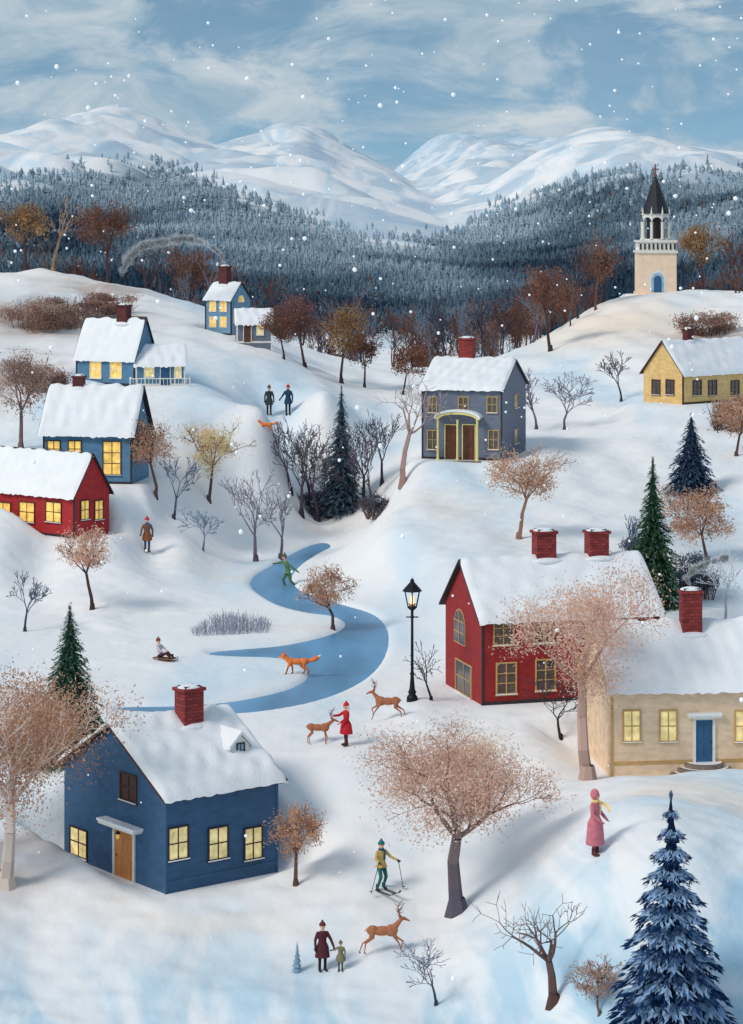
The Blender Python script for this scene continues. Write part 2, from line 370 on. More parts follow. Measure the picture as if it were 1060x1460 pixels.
# ------------------------------------------------------------ ground mesh
def build_ground():
    t=np.concatenate([-.19-1.1*np.linspace(1,0,45,endpoint=False)**2,np.linspace(-.19,.19,300),.19+1.1*np.linspace(0,1,46)[1:]**2])
    Y=np.concatenate([np.geomspace(20,60,60,endpoint=False),np.geomspace(60,300,620,endpoint=False),np.geomspace(300,6000,230)])
    TT,YY=np.meshgrid(t,Y,indexing='ij'); XX=TT*YY; Z=H(XX,YY)
    ii=np.arange(XX.size).reshape(XX.shape); Fc=np.stack([ii[:-1,:-1],ii[1:,:-1],ii[1:,1:],ii[:-1,1:]],-1).reshape(-1,4)
    uu=TT*F+U0; vv=V0+(CZ-Z)/YY*F
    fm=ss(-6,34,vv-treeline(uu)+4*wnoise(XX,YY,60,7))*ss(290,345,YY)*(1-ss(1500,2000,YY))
    def blobs(lst):
        o=np.zeros_like(XX)
        for u,Yc,rx,ry,a in lst:
            xc=(u-U0)/F*Yc; o=np.maximum(o,a*np.exp(-((XX-xc+.6*wnoise(XX,YY,5,2))/rx)**2-((YY-Yc+1.2*wnoise(XX,YY,9,1))/ry)**2))
        return o
    brown=blobs([(60,170,5.2,7,1.),(150,182,3.5,4,.7),(20,150,2.2,6,.9),(1020,186,3.2,6,.85),(20,80,1.6,2.2,.7),(480,142,2.6,3,.35),(40,88,1.8,2,.6)])
    fm=np.maximum(fm,blobs([(690,116,3.2,4,.18),(800,114,4.2,5,.24),(930,111,3.2,6,.45),(1000,106,2.8,5,.5),(1040,98,2.5,4,.5),(1000,125,3,6,.35)]))  # shadowy blue-grey ground tint painted behind the roofs to set them off
    peach=blobs([(880,196,7,11,.95),(990,182,5,9,.6),(1010,77,2.2,2.5,.8),(960,72,2,1.6,.6),(300,75,3,1.4,.7),(330,123,2.2,3,.35),(640,128,3,3,.5),(100,185,5,5,.35),(200,138,3,4,.4)])  # warm glow on the snow, painted as peach patches
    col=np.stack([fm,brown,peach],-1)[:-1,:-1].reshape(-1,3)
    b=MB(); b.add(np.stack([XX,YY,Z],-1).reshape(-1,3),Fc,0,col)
    m=bpy.data.materials.new('snow_ground'); m.use_nodes=True; nt=m.node_tree; N=nt.nodes; L=nt.links; N.remove(N['Principled BSDF']); bs=N.new('ShaderNodeBsdfDiffuse'); L.new(bs.outputs[0],N['Material Output'].inputs['Surface'])
    tc=N.new('ShaderNodeTexCoord')
    def noise(sc,det=3,st=(1,1,1),dist=0):
        mp=N.new('ShaderNodeMapping'); mp.inputs['Scale'].default_value=st; L.new(tc.outputs['Object'],mp.inputs[0])
        nz=N.new('ShaderNodeTexNoise'); nz.inputs['Scale'].default_value=sc; nz.inputs['Detail'].default_value=det; nz.inputs['Distortion'].default_value=dist
        L.new(mp.outputs[0],nz.inputs['Vector']); return nz.outputs['Fac']
    def ramp(x,a,b_):
        r=N.new('ShaderNodeMapRange'); r.interpolation_type='SMOOTHSTEP'; r.inputs['From Min'].default_value=a; r.inputs['From Max'].default_value=b_; L.new(x,r.inputs['Value']); return r.outputs[0]
    def mix(f,a,b_):
        x=N.new('ShaderNodeMix'); x.data_type='RGBA'; L.new(f,x.inputs['Factor'])
        for k,c in((6,a),(7,b_)):
            if isinstance(c,tuple): x.inputs[k].default_value=(*c,1)
            else: L.new(c,x.inputs[k])
        return x.outputs[2]
    def mul(a,k):
        x=N.new('ShaderNodeMath'); x.operation='MULTIPLY'; L.new(a,x.inputs[0])
        if isinstance(k,(int,float)): x.inputs[1].default_value=k
        else: L.new(k,x.inputs[1])
        return x.outputs[0]
    sp=N.new('ShaderNodeSeparateXYZ'); L.new(tc.outputs['Object'],sp.inputs[0])
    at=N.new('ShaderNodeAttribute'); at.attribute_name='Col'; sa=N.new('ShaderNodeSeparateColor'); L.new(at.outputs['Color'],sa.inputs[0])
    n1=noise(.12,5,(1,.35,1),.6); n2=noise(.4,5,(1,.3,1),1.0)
    c=mix(mul(ramp(n1,.47,.68),.65),(.90,.89,.90),(.54,.73,.87))  # light-blue snow shading painted in as noise patches
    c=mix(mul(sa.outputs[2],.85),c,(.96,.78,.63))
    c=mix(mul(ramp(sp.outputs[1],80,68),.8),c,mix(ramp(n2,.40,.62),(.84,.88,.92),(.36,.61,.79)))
    c=mix(mul(ramp(sp.outputs[1],900,2200),.6),c,(.42,.60,.76))  # distance haze mixed into the ground colour
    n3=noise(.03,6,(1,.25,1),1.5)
    c=mix(mul(ramp(n3,.44,.60),mul(ramp(sp.outputs[1],330,420),.65)),c,(.36,.51,.65))  # shaded blue streaks painted onto the mountain snow
    c=mix(mul(ramp(n2,.2,.5),sa.outputs[1]),c,(.34,.23,.18))
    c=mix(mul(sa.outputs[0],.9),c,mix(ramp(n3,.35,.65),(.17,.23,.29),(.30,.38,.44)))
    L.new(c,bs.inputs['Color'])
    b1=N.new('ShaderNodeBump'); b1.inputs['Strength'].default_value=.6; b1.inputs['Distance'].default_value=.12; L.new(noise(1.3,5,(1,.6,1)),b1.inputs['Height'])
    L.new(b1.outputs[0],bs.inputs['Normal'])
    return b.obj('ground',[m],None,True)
build_ground()
b=MB(); x0,y0=RW.min(0)-1; x1,y1=RW.max(0)+1
b.add([(x0,y0,0),(x1,y0,0),(x1,y1,0),(x0,y1,0)],[(0,1,2,3)])
mI=mat('river_ice',C(94,152,194),.35,.6,.25,.12,3,stretch=(1,.3,1),spec=.4); b.obj('river',[mI])
# ------------------------------------------------------------ build houses
WB=siding('blue_siding',C(58,92,126)); WR=siding('red_siding',C(154,42,44)); WCm=siding('cream_siding',C(238,208,176)); WG=siding('grey_siding',C(112,120,136))
WY=siding('yellow_siding',C(228,190,128)); WBL=siding('light_blue_siding',C(92,134,166)); WRR=siding('bright_red_siding',C(172,46,50)); WBT=siding('pale_blue_siding',C(120,156,182))
def A():
    h=hA.shell(WB,None,.24,.19,1)
    for u,w in((254,26),(311,26),(361,24)): h.window('front',u,1202,w,44,0,1,(1,1),.05)
    h.window('left',184,1123,22,36,5,5,(1,1),.05)
    h.window('left',113,1201,24,40,0,1,(1,1),.05)
    a,z0,z1,w=h.door('left',178,1185,1254,27,3,6,.09,True)
    mp=h.mp('left'); b=MB()
    b.box(a-w*.95,a+w*.95,.0,.35,z1+.12,z1+.2,0,mp); b.box(a-w*1.0,a+w*1.0,.0,.37,z1+.203,z1+.28,1,mp)
    b.box(a-w*1.0,a+w*1.15,.03,.85,-.75,z0-.01,2,mp)
    for i in range(7):
        x=a-w*1.0+i*(w*2.15/7); b.box(x+.01,x+w*2.15/7-.01,.04,.9,z0-.008,z0+.03,2,mp)
    b.box(a-w*1.05,a+w*1.2,.85,1.15,-.8,z0-.2,2,mp)
    c=mp(a,.25,z1-.12); b.tubes([c],[mp(a,.25,z1+.12)],[.01],[.01],3); b.sphere(c,(.06,.06,.1),4,8,6)
    b.lathe((c[0],c[1],c[2]+.08),[(.1,0),(.02,.08),(0,.09)],3,8)
    b.obj('porch',[M_white,M_snow,M_orange,M_iron,M_lit],h.root)
    h.chimney(270,977,34,h.W*.42)
    b=MB(); y=h.W*.16; x=h.x_at(343,y); zr=h.R-h.k*(h.W/2-y)+.1; w=.34; hh=.42; z0=zr-.1
    V=[(x-w,y,z0-.2),(x+w,y,z0-.2),(x+w,y,z0+hh),(x,y,z0+hh+.33),(x-w,y,z0+hh)]; V2=[(a_,y+1.3,c_) for a_,_,c_ in V]
    b.add(V+V2,[(0,1,2,3,4)],0); b.add(V+V2,[(0,5,9,4),(1,6,7,2)],0)
    for sg in(-1,1):
        R1=[(x,y-.1,z0+hh+.36),(x+sg*(w+.14),y-.1,z0+hh-.1),(x+sg*(w+.14),y+1.3,z0+hh-.1),(x,y+1.3,z0+hh+.36)]
        R2=[(p,q,r+.11) for p,q,r in R1]
        b.add(R1+R2,[(0,1,2,3),(4,5,6,7),(0,4,5,1),(1,5,6,2),(2,6,7,3)],1)
    b.box(x-.12,x+.12,y-.02,y-.01,z0+.06,z0+.46,2); b.box(x-.16,x-.12,y-.04,y,z0+.02,z0+.5,3);b.box(x+.12,x+.16,y-.04,y,z0+.02,z0+.5,3)
    b.box(x-.12,x+.12,y-.037,y,z0+.46,z0+.5,3);b.box(x-.12,x+.12,y-.037,y,z0+.02,z0+.06,3);b.box(x-.012,x+.012,y-.035,y,z0+.06,z0+.46,3);b.box(x-.12,x+.12,y-.033,y,z0+.25,z0+.27,3)
    b.obj('dormer',[M_white,M_snow,M_glassb,M_dark],h.root)
    h.wb.obj('windows_and_door',[M_dark,M_litw,M_snow,M_orange,M_iron,M_darkbrown,M_white],h.root)
A()
def B():
    h=hB.shell(WR,M_dark,.2,.15,2)
    for u,vv,hp in((718,901,34),(722,967,42),(775,898,34),(778,962,42),(835,896,32),(838,958,40),(893,893,30),(896,952,38)): h.window('front',u,vv,26,hp,0,1,(1,2),.05)
    h.window('left',656,893,15,48,0,1,(1,2),.045,arch=True,sill=False); h.window('left',662,967,22,44,0,1,(1,1),.05)
    h.chimney(776,754,30,h.W*.5); h.chimney(851,754,30,h.W*.5)
    h.finish(M_tan,M_glassd)
B()
def Cc():
    h=hC.shell(WCm,M_tan,.2,.16,3)
    for u in(901,953,1060,1095): h.window('front',u,1035,22,42,0,1,(1,1),.05)
    a,z0,z1,w=h.door('front',1004,1026,1086,24,3,5,.09,True,True)
    mp=h.mp('front'); b=MB()
    for i,(r,zt) in enumerate(((.66,z0-.02),(.90,z0-.17),(1.14,z0-.32))):
        n=18; pts=[(a+r*math.cos(math.pi*j/n),r*.9*math.sin(math.pi*j/n)) for j in range(n+1)]
        V=[mp(x,d,zt) for x,d in pts]+[mp(x,d,zt-.9) for x,d in pts]; k=n+1
        b.add(V,[tuple(range(k))],0); b.add(V,[(j,j+1,j+1+k,j+k) for j in range(n)],0)
        V=[mp(a+(x-a)*.9,d*.86,zt+.02) for x,d in pts]; b.add(V,[tuple(range(k))],1)
    b.obj('stone_steps',[M_stone,M_snow],h.root)
    h.chimney(985,838,29,h.W*.42)
    h.wb.obj('windows_and_door',[M_tan,M_litw,M_snow,M_bluedoor,M_iron,M_white],h.root)
Cc()
def D():
    h=hD.shell(WG,M_dark,.16,.15,4)
    for u,w in((617,11),(661,13),(702,13)): h.window('front',u,577,w,21,0,1,(1,1),.045)
    for u in(617,704): h.window('front',u,627,13,26,0,1,(1,1),.045)
    h.window('right',736,572,6,18,0,1,(0,1),.04); h.window('right',736,622,6,20,0,1,(0,1),.04)
    for u in(644,669): h.door('front',u,606,655,17,3,5,.05,True)
    a,zt,co=h.face('front',656,597); mp=h.mp('front'); b=MB(); w=1.22
    for x in(a-w+.12,a+.0,a+w-.12):
        c=mp(x,.55,-.3); b.lathe(c,[(.1,0),(.1,.38),(.065,.42),(.055,zt-.1+.3),(.09,zt-.02+.3)],0,10)
    K=14; pts=[(a+w*math.cos(math.pi*i/K),zt+.42*math.sin(math.pi*i/K)) for i in range(K+1)]
    inn=[(a+(w-.16)*math.cos(math.pi*i/K),zt-.0+.28*math.sin(math.pi*i/K)) for i in range(K+1)]
    for i in range(K):
        q=[pts[i],pts[i+1],inn[i+1],inn[i]]
        V=[mp(x,.65,z) for x,z in q]+[mp(x,.0,z) for x,z in q]
        b.add(V,[(0,1,2,3),(0,4,5,1),(3,2,6,7)],0)
        q=[(x,z+.005) for x,z in(pts[i],pts[i+1])]; q2=[(a+(x-a)*1.06,z+.1) for x,z in q]
        V=[mp(x,.7,z) for x,z in q+q2]+[mp(x,.0,z) for x,z in q+q2]
        b.add(V,[(0,1,3,2),(2,3,7,6)],1)
    b.box(a-w-.1,a+w+.1,0.02,.8,-.5,-.01,2,mp)
    b.obj('portico',[M_cream,M_snow,M_stone],h.root)
    h.chimney(666,480,21,h.W*.5)
    h.wb.obj('windows_and_door',[M_tan,M_glassd,M_snow,M_browndoor,M_iron,M_cream],h.root)
D()
def E():
    h=hE.shell(WY,M_darkbrown,.18,.14,5)
    for u in(936,956): h.window('left',u,552,11,20,0,1,(1,1),.045)
    for u in(994,1016,1048): h.window('front',u,553,11,20,0,1,(1,1),.045)
    h.chimney(981,467,12,h.W*.5,M_brickd); h.finish(M_darkbrown,M_glassd)
E()
def Fh():
    h=hF.shell(WRR,M_dark,.16,.16,6)
    for u in(5,39,77): h.window('front',u,730,21,27,0,1,(1,1),.05)
    for u in(121,141): h.window('right',u,727,11,26,0,1,(1,1),.05)
    h.finish(M_darkbrown,M_lit)
Fh()
def G():
    h=hG.shell(WBL,M_dark,.24,.2,7)
    for u in(77,107): h.window('front',u,640,17,22,0,1,(1,1),.05)
    h.window('front',160,653,24,46,0,1,(1,2),.05)
    h.chimney(113,534,16,h.W*.5,M_brickd); h.finish(M_darkbrown,M_lit)
G()
def Hh():
    h=hH.shell(WBL,M_dark,.14,.14,8)
    for u in(137,166): h.window('front',u,527,15,23,0,1,(1,1),.045)
    h.chimney(177,433,17,h.W*.5,M_brickd)
    h.finish(M_white,M_lit)
Hh()
def wing(parent,name,u,v,Yg,anchor,th,uf,us,vw,vr,wm,W,frame,pane,wins,door,rail=None,dm=M_bluedoor):
    pr=place(u,v,Yg)
    k=House(name,u,v,Yg,anchor,th,uf,us,vw,vr,base=Vector((pr.x,pr.y,pr.z)),W=W); pads.pop()
    k.shell(wm,M_white,.14,.11,9)
    for f,uu,vv,ww,hh in wins: k.window(f,uu,vv,ww,hh,0,1,(1,1),.04)
    if door: k.door('front',*door,3,0,.045)
    k.wb.obj('windows_and_door',[frame,pane,M_snow,dm,M_iron],k.root)
    if rail:
        a0,_,_=k.face('front',rail[0],v); a1,_,_=k.face('front',rail[1],v); b=MB(); d=.45
        b.box(a0,a1,-d,-.02,-.6,.04,0)
        b.box(a0,a1,-d-.02,-d+.03,.42,.47,0)
        nn=16
        for i in range(nn+1):
            x=a0+(a1-a0)*i/nn; t=.03 if i%4==0 else .014
            b.box(x-t,x+t,-d-.015,-d+.02,.04,.42 if i%4 else .55,0)
        b.obj('porch_railing',[M_white],k.root)
    k.root.parent=parent.root
    pm=Matrix.Translation(parent.O)@Matrix.Rotation(parent.t,4,'Z'); k.root.matrix_basis=pm.inverted()@(Matrix.Translation(k.O)@Matrix.Rotation(k.t,4,'Z'))
wing(hH,'side_wing',194,550,144.5,'L',4,264,None,519,492,WBL,2.2,M_white,M_litw,[('front',213,527,13,20),('front',254,528,9,20)],(236,518,549,13),(186,271))
def I():
    h=hI.shell(WBT,M_dark,.13,.12,10)
    for u in(304,319):
        for v in(437,459): h.window('front',u,v,9,14,0,1,(1,1),.04,sill=False)
    h.window('right',344,426,8,9,0,1,(1,1),.035,arch=True,sill=False); h.window('right',344,452,8,12,0,1,(1,1),.035,sill=False)
    h.chimney(321,378,14,h.W*.45,M_brickd); h.finish(M_white,M_lit)
I()
wing(hI,'entrance_wing',338,489,163,'L',6,388,None,460,441,WG,1.9,M_white,M_litw,[('front',371,470,9,14)],(353,463,488,10),None,M_browndoor)
# ------------------------------------------------------------ church
def church():
    p=church_p; s=F/p.y; r=empty('church',p); q=lambda px:px/s
    M_ch=mat('church_plaster',C(244,216,190),.8,2,.08); M_sp=mat('spire_slate',C(38,40,50),.6,6,.3,.3)
    w=q(27); H1=q(60); b=MB(); b.box(-w,w,0,2*w,-1.5,H1,0)
    b.box(-w*1.06,w*1.06,-.12,2*w+.12,-.3,.22,0)
    b.obj('tower',[M_ch],r)
    b=MB(); b.box(-w*1.08,w*1.08,-.15,2*w+.15,H1,H1+q(3),0)
    b.box(-w*.97,w*.97,.03,2*w-.03,H1+q(3),H1+q(15),0)
    b.box(-w*1.04,w*1.04,-.08,2*w+.08,H1+q(15),H1+q(18),0)
    for i in range(9):
        x=-w*.9+i*w*1.8/8; b.box(x-.07,x+.07,-.03,.04,H1+q(5),H1+q(13),1)
    b.obj('cornice',[M_white,M_dark],r)
    b=MB(); z0=H1+q(18); z1=z0+q(38); R=q(20); cy=w
    b.lathe((0,cy,0),[(R*.62,z0),(R*.62,z1)],1,8)
    b.lathe((0,cy,0),[(R*1.1,z0),(R*1.1,z0+.12),(0,z0+.12)],0,8)
    for i in range(8):
        t=math.pi/8+i*math.pi/4; c=(R*math.cos(t),cy+R*math.sin(t),z0); b.lathe(c,[(.17,.1),(.12,.2),(.12,q(24)),(.17,q(26))],0,8)
        t2=t+math.pi/4; A0=np.array([R*math.cos(t),cy+R*math.sin(t)]); A1=np.array([R*math.cos(t2),cy+R*math.sin(t2)])
        K=8; lo=[];hi=[]
        for j in range(K+1):
            f=j/K; pt=A0*(1-f)+A1*f; aa=1-abs(2*f-1)
            lo.append((pt[0],pt[1],z0+q(25)+q(8)*math.sqrt(max(0,1-(2*f-1)**2)))); hi.append((pt[0],pt[1],z1+q(3)*aa))
        for j in range(K): b.add([lo[j],lo[j+1],hi[j+1],hi[j]],[(0,1,2,3)],0)
        c=(R*1.02*math.cos(t),cy+R*1.02*math.sin(t),z1-.1); b.lathe(c,[(.09,0),(.07,.25),(0,.75)],0,6)
    b.obj('belfry',[M_white,M_dark],r)
    b=MB(); zt=z1+q(54)
    b.lathe((0,cy,0),[(R*1.1,z1),(R*.86,z1+q(9)),(R*.58,z1+q(25)),(R*.25,z1+q(44)),(.05,zt),(0,zt)],0,8)
    b.obj('spire',[M_sp],r)
    b=MB(); M_cr=mat('copper_cross',C(130,70,60),.5,4,.1)
    b.sphere((0,cy,zt+.05),.14,0); b.box(-.05,.05,cy-.05,cy+.05,zt,zt+q(17)); b.box(-.28,.28,cy-.045,cy+.045,zt+q(9),zt+q(9)+.11); b.obj('cross',[M_cr],r)
    b=MB(); dw=q(9)
    for g,d,m in((1.35,.02,0),(1.0,.04,1),(.62,.06,2)):
        K=12; x=dw*g; zt2=q(21); pts=[(-x,.0),(x,.0)]+[(x*math.cos(math.pi*i/K),zt2+x*1.2*math.sin(math.pi*i/K)) for i in range(K+1)]
        V=[(a,-d,c) for a,c in pts]+[(a,.02,c) for a,c in pts]; n=len(pts); b.add(V,[tuple(range(n))],m); b.add(V,[(i,(i+1)%n,(i+1)%n+n,i+n) for i in range(n)],m)
    b.box(-w*.8,w*.8,-.9,-.02,-.4,-.02,3); b.obj('arched_door',[M_white,M_glassb,M_bluedoor,M_snow],r)
church()
# ------------------------------------------------------------ street lamp
def lamp():
    p=place(588,998,90); s=F/p.y; r=empty('street_lamp',p); q=lambda px:px/s
    b=MB(); b.lathe((0,0,-.2),[(.2,0),(.2,.3),(.17,.36),(.12,.42),(.15,.5),(.1,.6),(.075,.9),(.06,1.1),(.085,1.15),(.055,1.22),(.045,q(125)),(.08,q(127)),(.05,q(129)),(.05,q(136)),(.1,q(138)),(.03,q(140))],0,14)
    b.box(-.22,.22,-.02,.02,q(118),q(118)+.04); b.obj('post',[M_iron],r,True)
    z0=q(133); z1=q(156); b=MB(); R0=.17;R1=.3
    for i in range(6):
        t=math.pi/6+i*math.pi/3; t2=t+math.pi/3
        a0=(R0*math.cos(t),R0*math.sin(t),z0);a1=(R1*math.cos(t),R1*math.sin(t),z1);b0=(R0*math.cos(t2),R0*math.sin(t2),z0);b1=(R1*math.cos(t2),R1*math.sin(t2),z1)
        b.tubes([a0,a0,a1],[a1,b0,b1],[.022]*3,[.022]*3,0)
    b.lathe((0,0,0),[(R1*1.2,z1),(R1*.95,z1+.09),(.12,z1+q(11)),(.07,z1+q(13)),(.08,z1+q(15)),(.02,z1+q(18)),(0,z1+q(20))],0,12)
    b.lathe((0,0,0),[(R0*1.05,z0-.02),(.06,z0-.12)],0,12); b.obj('lantern_frame',[M_iron],r)
    b=MB(); b.sphere((0,0,(z0+z1)/2-.05),(.08,.08,.2),0); b.lathe((0,0,0),[(R0*.5,z0+.02),(R0*.8,z0+.12)],1,12)
    ml=mat('lamp_glow',C(255,225,170),.5,3,.05,emit=1.0); b.obj('bulb',[ml,M_tan],r)
    b=MB(); b.sphere((0,0,z1+.06),(R1*1.0,R1*1.0,.1),0,12,4,top=True); b.obj('cap_snow',[M_snow],r,True)
lamp()
# ------------------------------------------------------------ trees
def gen(seed,tf=.33,levels=5,kids=3,spread=.6,up=.08,lean=0.,ratio=.74,r0=.03,curl=.16,side=.35):
    R=random.Random(seed); segs=[];tips=[]
    def rnd(d,a):
        v=Vector((R.gauss(0,1),R.gauss(0,1),R.gauss(0,1))); v-=d*v.dot(d); v.normalize(); return (d*math.cos(a)+v*math.sin(a)).normalized()
    def rec(p,d,Ln,r,lv):
        ns=3 if lv>1 else 2
        for i in range(ns):
            d=rnd(d,R.gauss(0,curl)); d.z+=up; d.normalize()
            q=p+d*Ln/ns; r2=r*(.86 if lv else .6)
            segs.append((p,q,r,r2)); p=q;r=r2
            if lv>0 and lv<levels and i<ns-1 and R.random()<side: rec(p,rnd(d,spread*1.3),Ln*ratio*.8,r*.55,lv-1)
        if lv<=1: tips.append(p)
        if lv==0: return
        k=kids+1 if lv==levels else max(2,kids-(R.random()<.5))
        a0=R.random()*6.28
        u=d.orthogonal().normalized(); w=d.cross(u)
        for j in range(k):
            a=a0+6.28*j/k+R.gauss(0,.3); sp=spread*R.uniform(.6,1.25)*(.75 if (lv==levels and j==0) else 1)
            nd=(d*math.cos(sp)+(u*math.cos(a)+w*math.sin(a))*math.sin(sp)).normalized()
            rec(p,nd,Ln*ratio*R.uniform(.75,1.15)*(1 if lv<levels else .62/ max(tf,.2)*.28+.2),r*(.72 if j==0 else .6),lv-1)
    rec(Vector((0,0,0)),Vector((lean,0,1)).normalized(),tf,r0,levels)
    return segs,tips
TC={}
def tree_data(key,**kw):
    k=(key,tuple(sorted(kw.items())))
    if k not in TC:
        segs,tips=gen(key,**kw)
        P0=np.array([s[0][:] for s in segs]);P1=np.array([s[1][:] for s in segs]);R0=np.array([s[2] for s in segs]);R1=np.array([s[3] for s in segs]); T=np.array([t[:] for t in tips])
        TC[k]=(P0,P1,R0,R1,T)
    return TC[k]
def quads(b,c,sz,R,m,col,asp=.7):
    n=len(c); d=R.normal(0,1,(n,3)); d/=np.linalg.norm(d,axis=1,keepdims=True); e=np.cross(d,R.normal(0,1,(n,3))); e/=np.linalg.norm(e,axis=1,keepdims=True)
    s=sz[:,None]
    V=np.stack([c-d*s,c+e*s*asp*.5,c+d*s,c-e*s*asp*.5],1).reshape(-1,3)
    b.add(V,np.arange(4*n).reshape(n,4),m,col)
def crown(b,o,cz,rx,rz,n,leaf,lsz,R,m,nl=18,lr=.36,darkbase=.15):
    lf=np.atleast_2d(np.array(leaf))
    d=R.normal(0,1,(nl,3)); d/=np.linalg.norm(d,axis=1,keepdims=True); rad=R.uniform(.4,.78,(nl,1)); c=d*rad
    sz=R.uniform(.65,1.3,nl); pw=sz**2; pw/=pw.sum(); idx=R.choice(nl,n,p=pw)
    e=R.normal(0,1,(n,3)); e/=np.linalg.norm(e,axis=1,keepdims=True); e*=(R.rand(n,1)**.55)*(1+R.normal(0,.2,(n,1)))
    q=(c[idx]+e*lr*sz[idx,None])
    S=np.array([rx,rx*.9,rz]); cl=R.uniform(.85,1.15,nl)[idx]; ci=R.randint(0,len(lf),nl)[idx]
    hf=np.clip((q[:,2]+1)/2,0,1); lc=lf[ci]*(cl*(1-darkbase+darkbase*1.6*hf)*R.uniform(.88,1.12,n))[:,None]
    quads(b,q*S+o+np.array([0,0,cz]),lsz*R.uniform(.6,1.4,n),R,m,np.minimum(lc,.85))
def add_tree(b,base,Hm,Wm,seed,leaf=None,nleaf=0,lsz=.08,bark=C(80,62,56),minr=.008,rs=1.0,clump=.06,leafm=1,tipc=None,sink=.1,cz=.66,crz=.35,lobe=.62,**kw):
    P0,P1,R0,R1,T=[a.copy() for a in tree_data(seed,**kw)]
    zt=np.percentile(T[:,2],97); wx=np.percentile(np.abs(T[:,0]-0),94); wy=np.percentile(np.abs(T[:,1]),94)
    wf=.9 if nleaf else 1.0
    S=np.array([Wm*wf/2/wx,Wm*wf/2/max(wy,.01)*.9,Hm*(.96 if nleaf else 1)/zt])
    P0*=S;P1*=S;T*=S; rr=Hm*rs
    R=np.random.RandomState(seed+7)
    col=np.array(bark); zf=np.clip(P0[:,2]/Hm,0,1)[:,None]
    cols=col*(1-zf)+(np.array(tipc) if tipc is not None else col*1.2)*zf
    cols*=R.uniform(.8,1.2,(len(P0),1))
    o=np.array(base[:])-np.array([0,0,sink])
    b.tubes(P0+o,P1+o,np.maximum(R0*rr,minr),np.maximum(R1*rr,minr*.7),0,cols,5)
    b.tubes([o+[0,0,-.1]],[o+[0,0,Hm*.07+sink]],[R0[0]*rr*1.7],[R0[0]*rr*1.02],0,col,7)
    if nleaf:
        n2=int(nleaf*lobe); n1=nleaf-n2
        lf=np.atleast_2d(np.array(leaf)); idx=R.randint(0,len(T),n1); c=T[idx]+R.normal(0,1,(n1,3))*clump*np.array([Wm,Wm,Hm*.9])*.5
        cl=R.uniform(.85,1.15,len(T))[idx]; ci=R.randint(0,len(lf),len(T))[idx]
        quads(b,c+o,lsz*R.uniform(.6,1.4,n1),R,leafm,np.minimum(lf[ci]*cl[:,None]*R.uniform(.88,1.12,(n1,1)),.85))
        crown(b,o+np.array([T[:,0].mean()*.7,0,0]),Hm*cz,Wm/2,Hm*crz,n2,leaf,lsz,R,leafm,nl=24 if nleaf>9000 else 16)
TREEM=[M_bark,M_leaf]
def tree(name,u,v,Y,vt,wpx,seed,leaf=None,nleaf=0,lpx=4,**kw):
    p=place(u,v,Y); s=F/p.y; b=MB()
    add_tree(b,(0,0,0),(v-vt)/s,wpx/s,seed,leaf,nleaf,lpx/s,minr=.45/s,**kw)
    o=b.obj(name,TREEM); o.location=p; return o
PINK=[C(232,196,176),C(222,184,164),C(238,208,190),C(210,170,152)]
BRN=[C(200,160,136),C(182,142,118),C(212,176,152)]
RUST=[C(140,96,80),C(120,80,68),C(160,116,94)]
OCH=[C(172,136,94),C(148,112,78),C(192,158,114)]
PURP=[C(142,104,100),C(120,88,88),C(160,118,110)]
YEL=[C(238,212,166),C(226,194,148),C(244,226,190)]
SHRUB=[C(172,140,126),C(150,120,112),C(188,158,142)]
BK=C(90,70,66); BKD=C(48,46,56)
tree('broadleaf_tree',652,1298,76,1020,262,11,PINK,25000,2.3,tf=.36,levels=5,kids=3,spread=.62,r0=.042,bark=C(88,84,96),tipc=C(160,128,114),clump=.09,cz=.69,crz=.33)
tree('broadleaf_tree',838,1112,83,808,225,12,PINK,13500,2.3,tf=.46,levels=5,kids=2,spread=.6,r0=.032,bark=C(176,148,138),tipc=C(190,160,146),clump=.09,lean=.05,cz=.70,crz=.32)
tree('broadleaf_tree',422,1262,79.5,1144,78,13,BRN,4200,2.1,tf=.3,levels=4,kids=3,r0=.03,bark=BK,clump=.1)
tree('broadleaf_tree',8,1262,79,950,285,14,BRN,22000,2.6,tf=.34,levels=5,kids=3,r0=.035,bark=C(205,188,178),tipc=C(225,212,204),clump=.09,cz=.66,crz=.36)
tree('broadleaf_tree',475,897,109,804,84,15,BRN,3500,1.9,tf=.3,levels=4,kids=3,r0=.03,bark=BK,clump=.09)
tree('broadleaf_tree',132,868,112,750,100,16,PINK,3600,2.0,tf=.38,levels=4,kids=3,r0=.026,bark=C(70,52,50),clump=.09,cz=.72,crz=.29)
tree('broadleaf_tree',740,768,121,634,118,17,[C(222,190,164),C(206,170,146)],5400,1.9,tf=.36,levels=4,kids=3,r0=.026,bark=C(140,105,90),clump=.09,cz=.7,crz=.3)
tree('broadleaf_tree',298,712,134,602,84,18,YEL,4500,1.8,tf=.34,levels=4,kids=3,r0=.024,bark=C(90,75,80),clump=.1)
tree('broadleaf_tree',222,706,131,594,88,19,BRN,4800,1.9,tf=.3,levels=4,kids=3,r0=.024,bark=BK,clump=.1)
tree('broadleaf_tree',1010,802,117,692,128,20,BRN,6500,2.0,tf=.25,levels=4,kids=3,r0=.026,bark=BK,clump=.12,cz=.6,crz=.4)
tree('broadleaf_tree',1050,650,150,558,104,21,BRN,4500,1.9,tf=.2,levels=4,kids=3,r0=.026,bark=BK,clump=.12)
tree('broadleaf_tree',30,640,137,500,84,22,SHRUB,3600,1.9,tf=.3,levels=4,kids=3,r0=.026,bark=C(120,100,100),clump=.1)
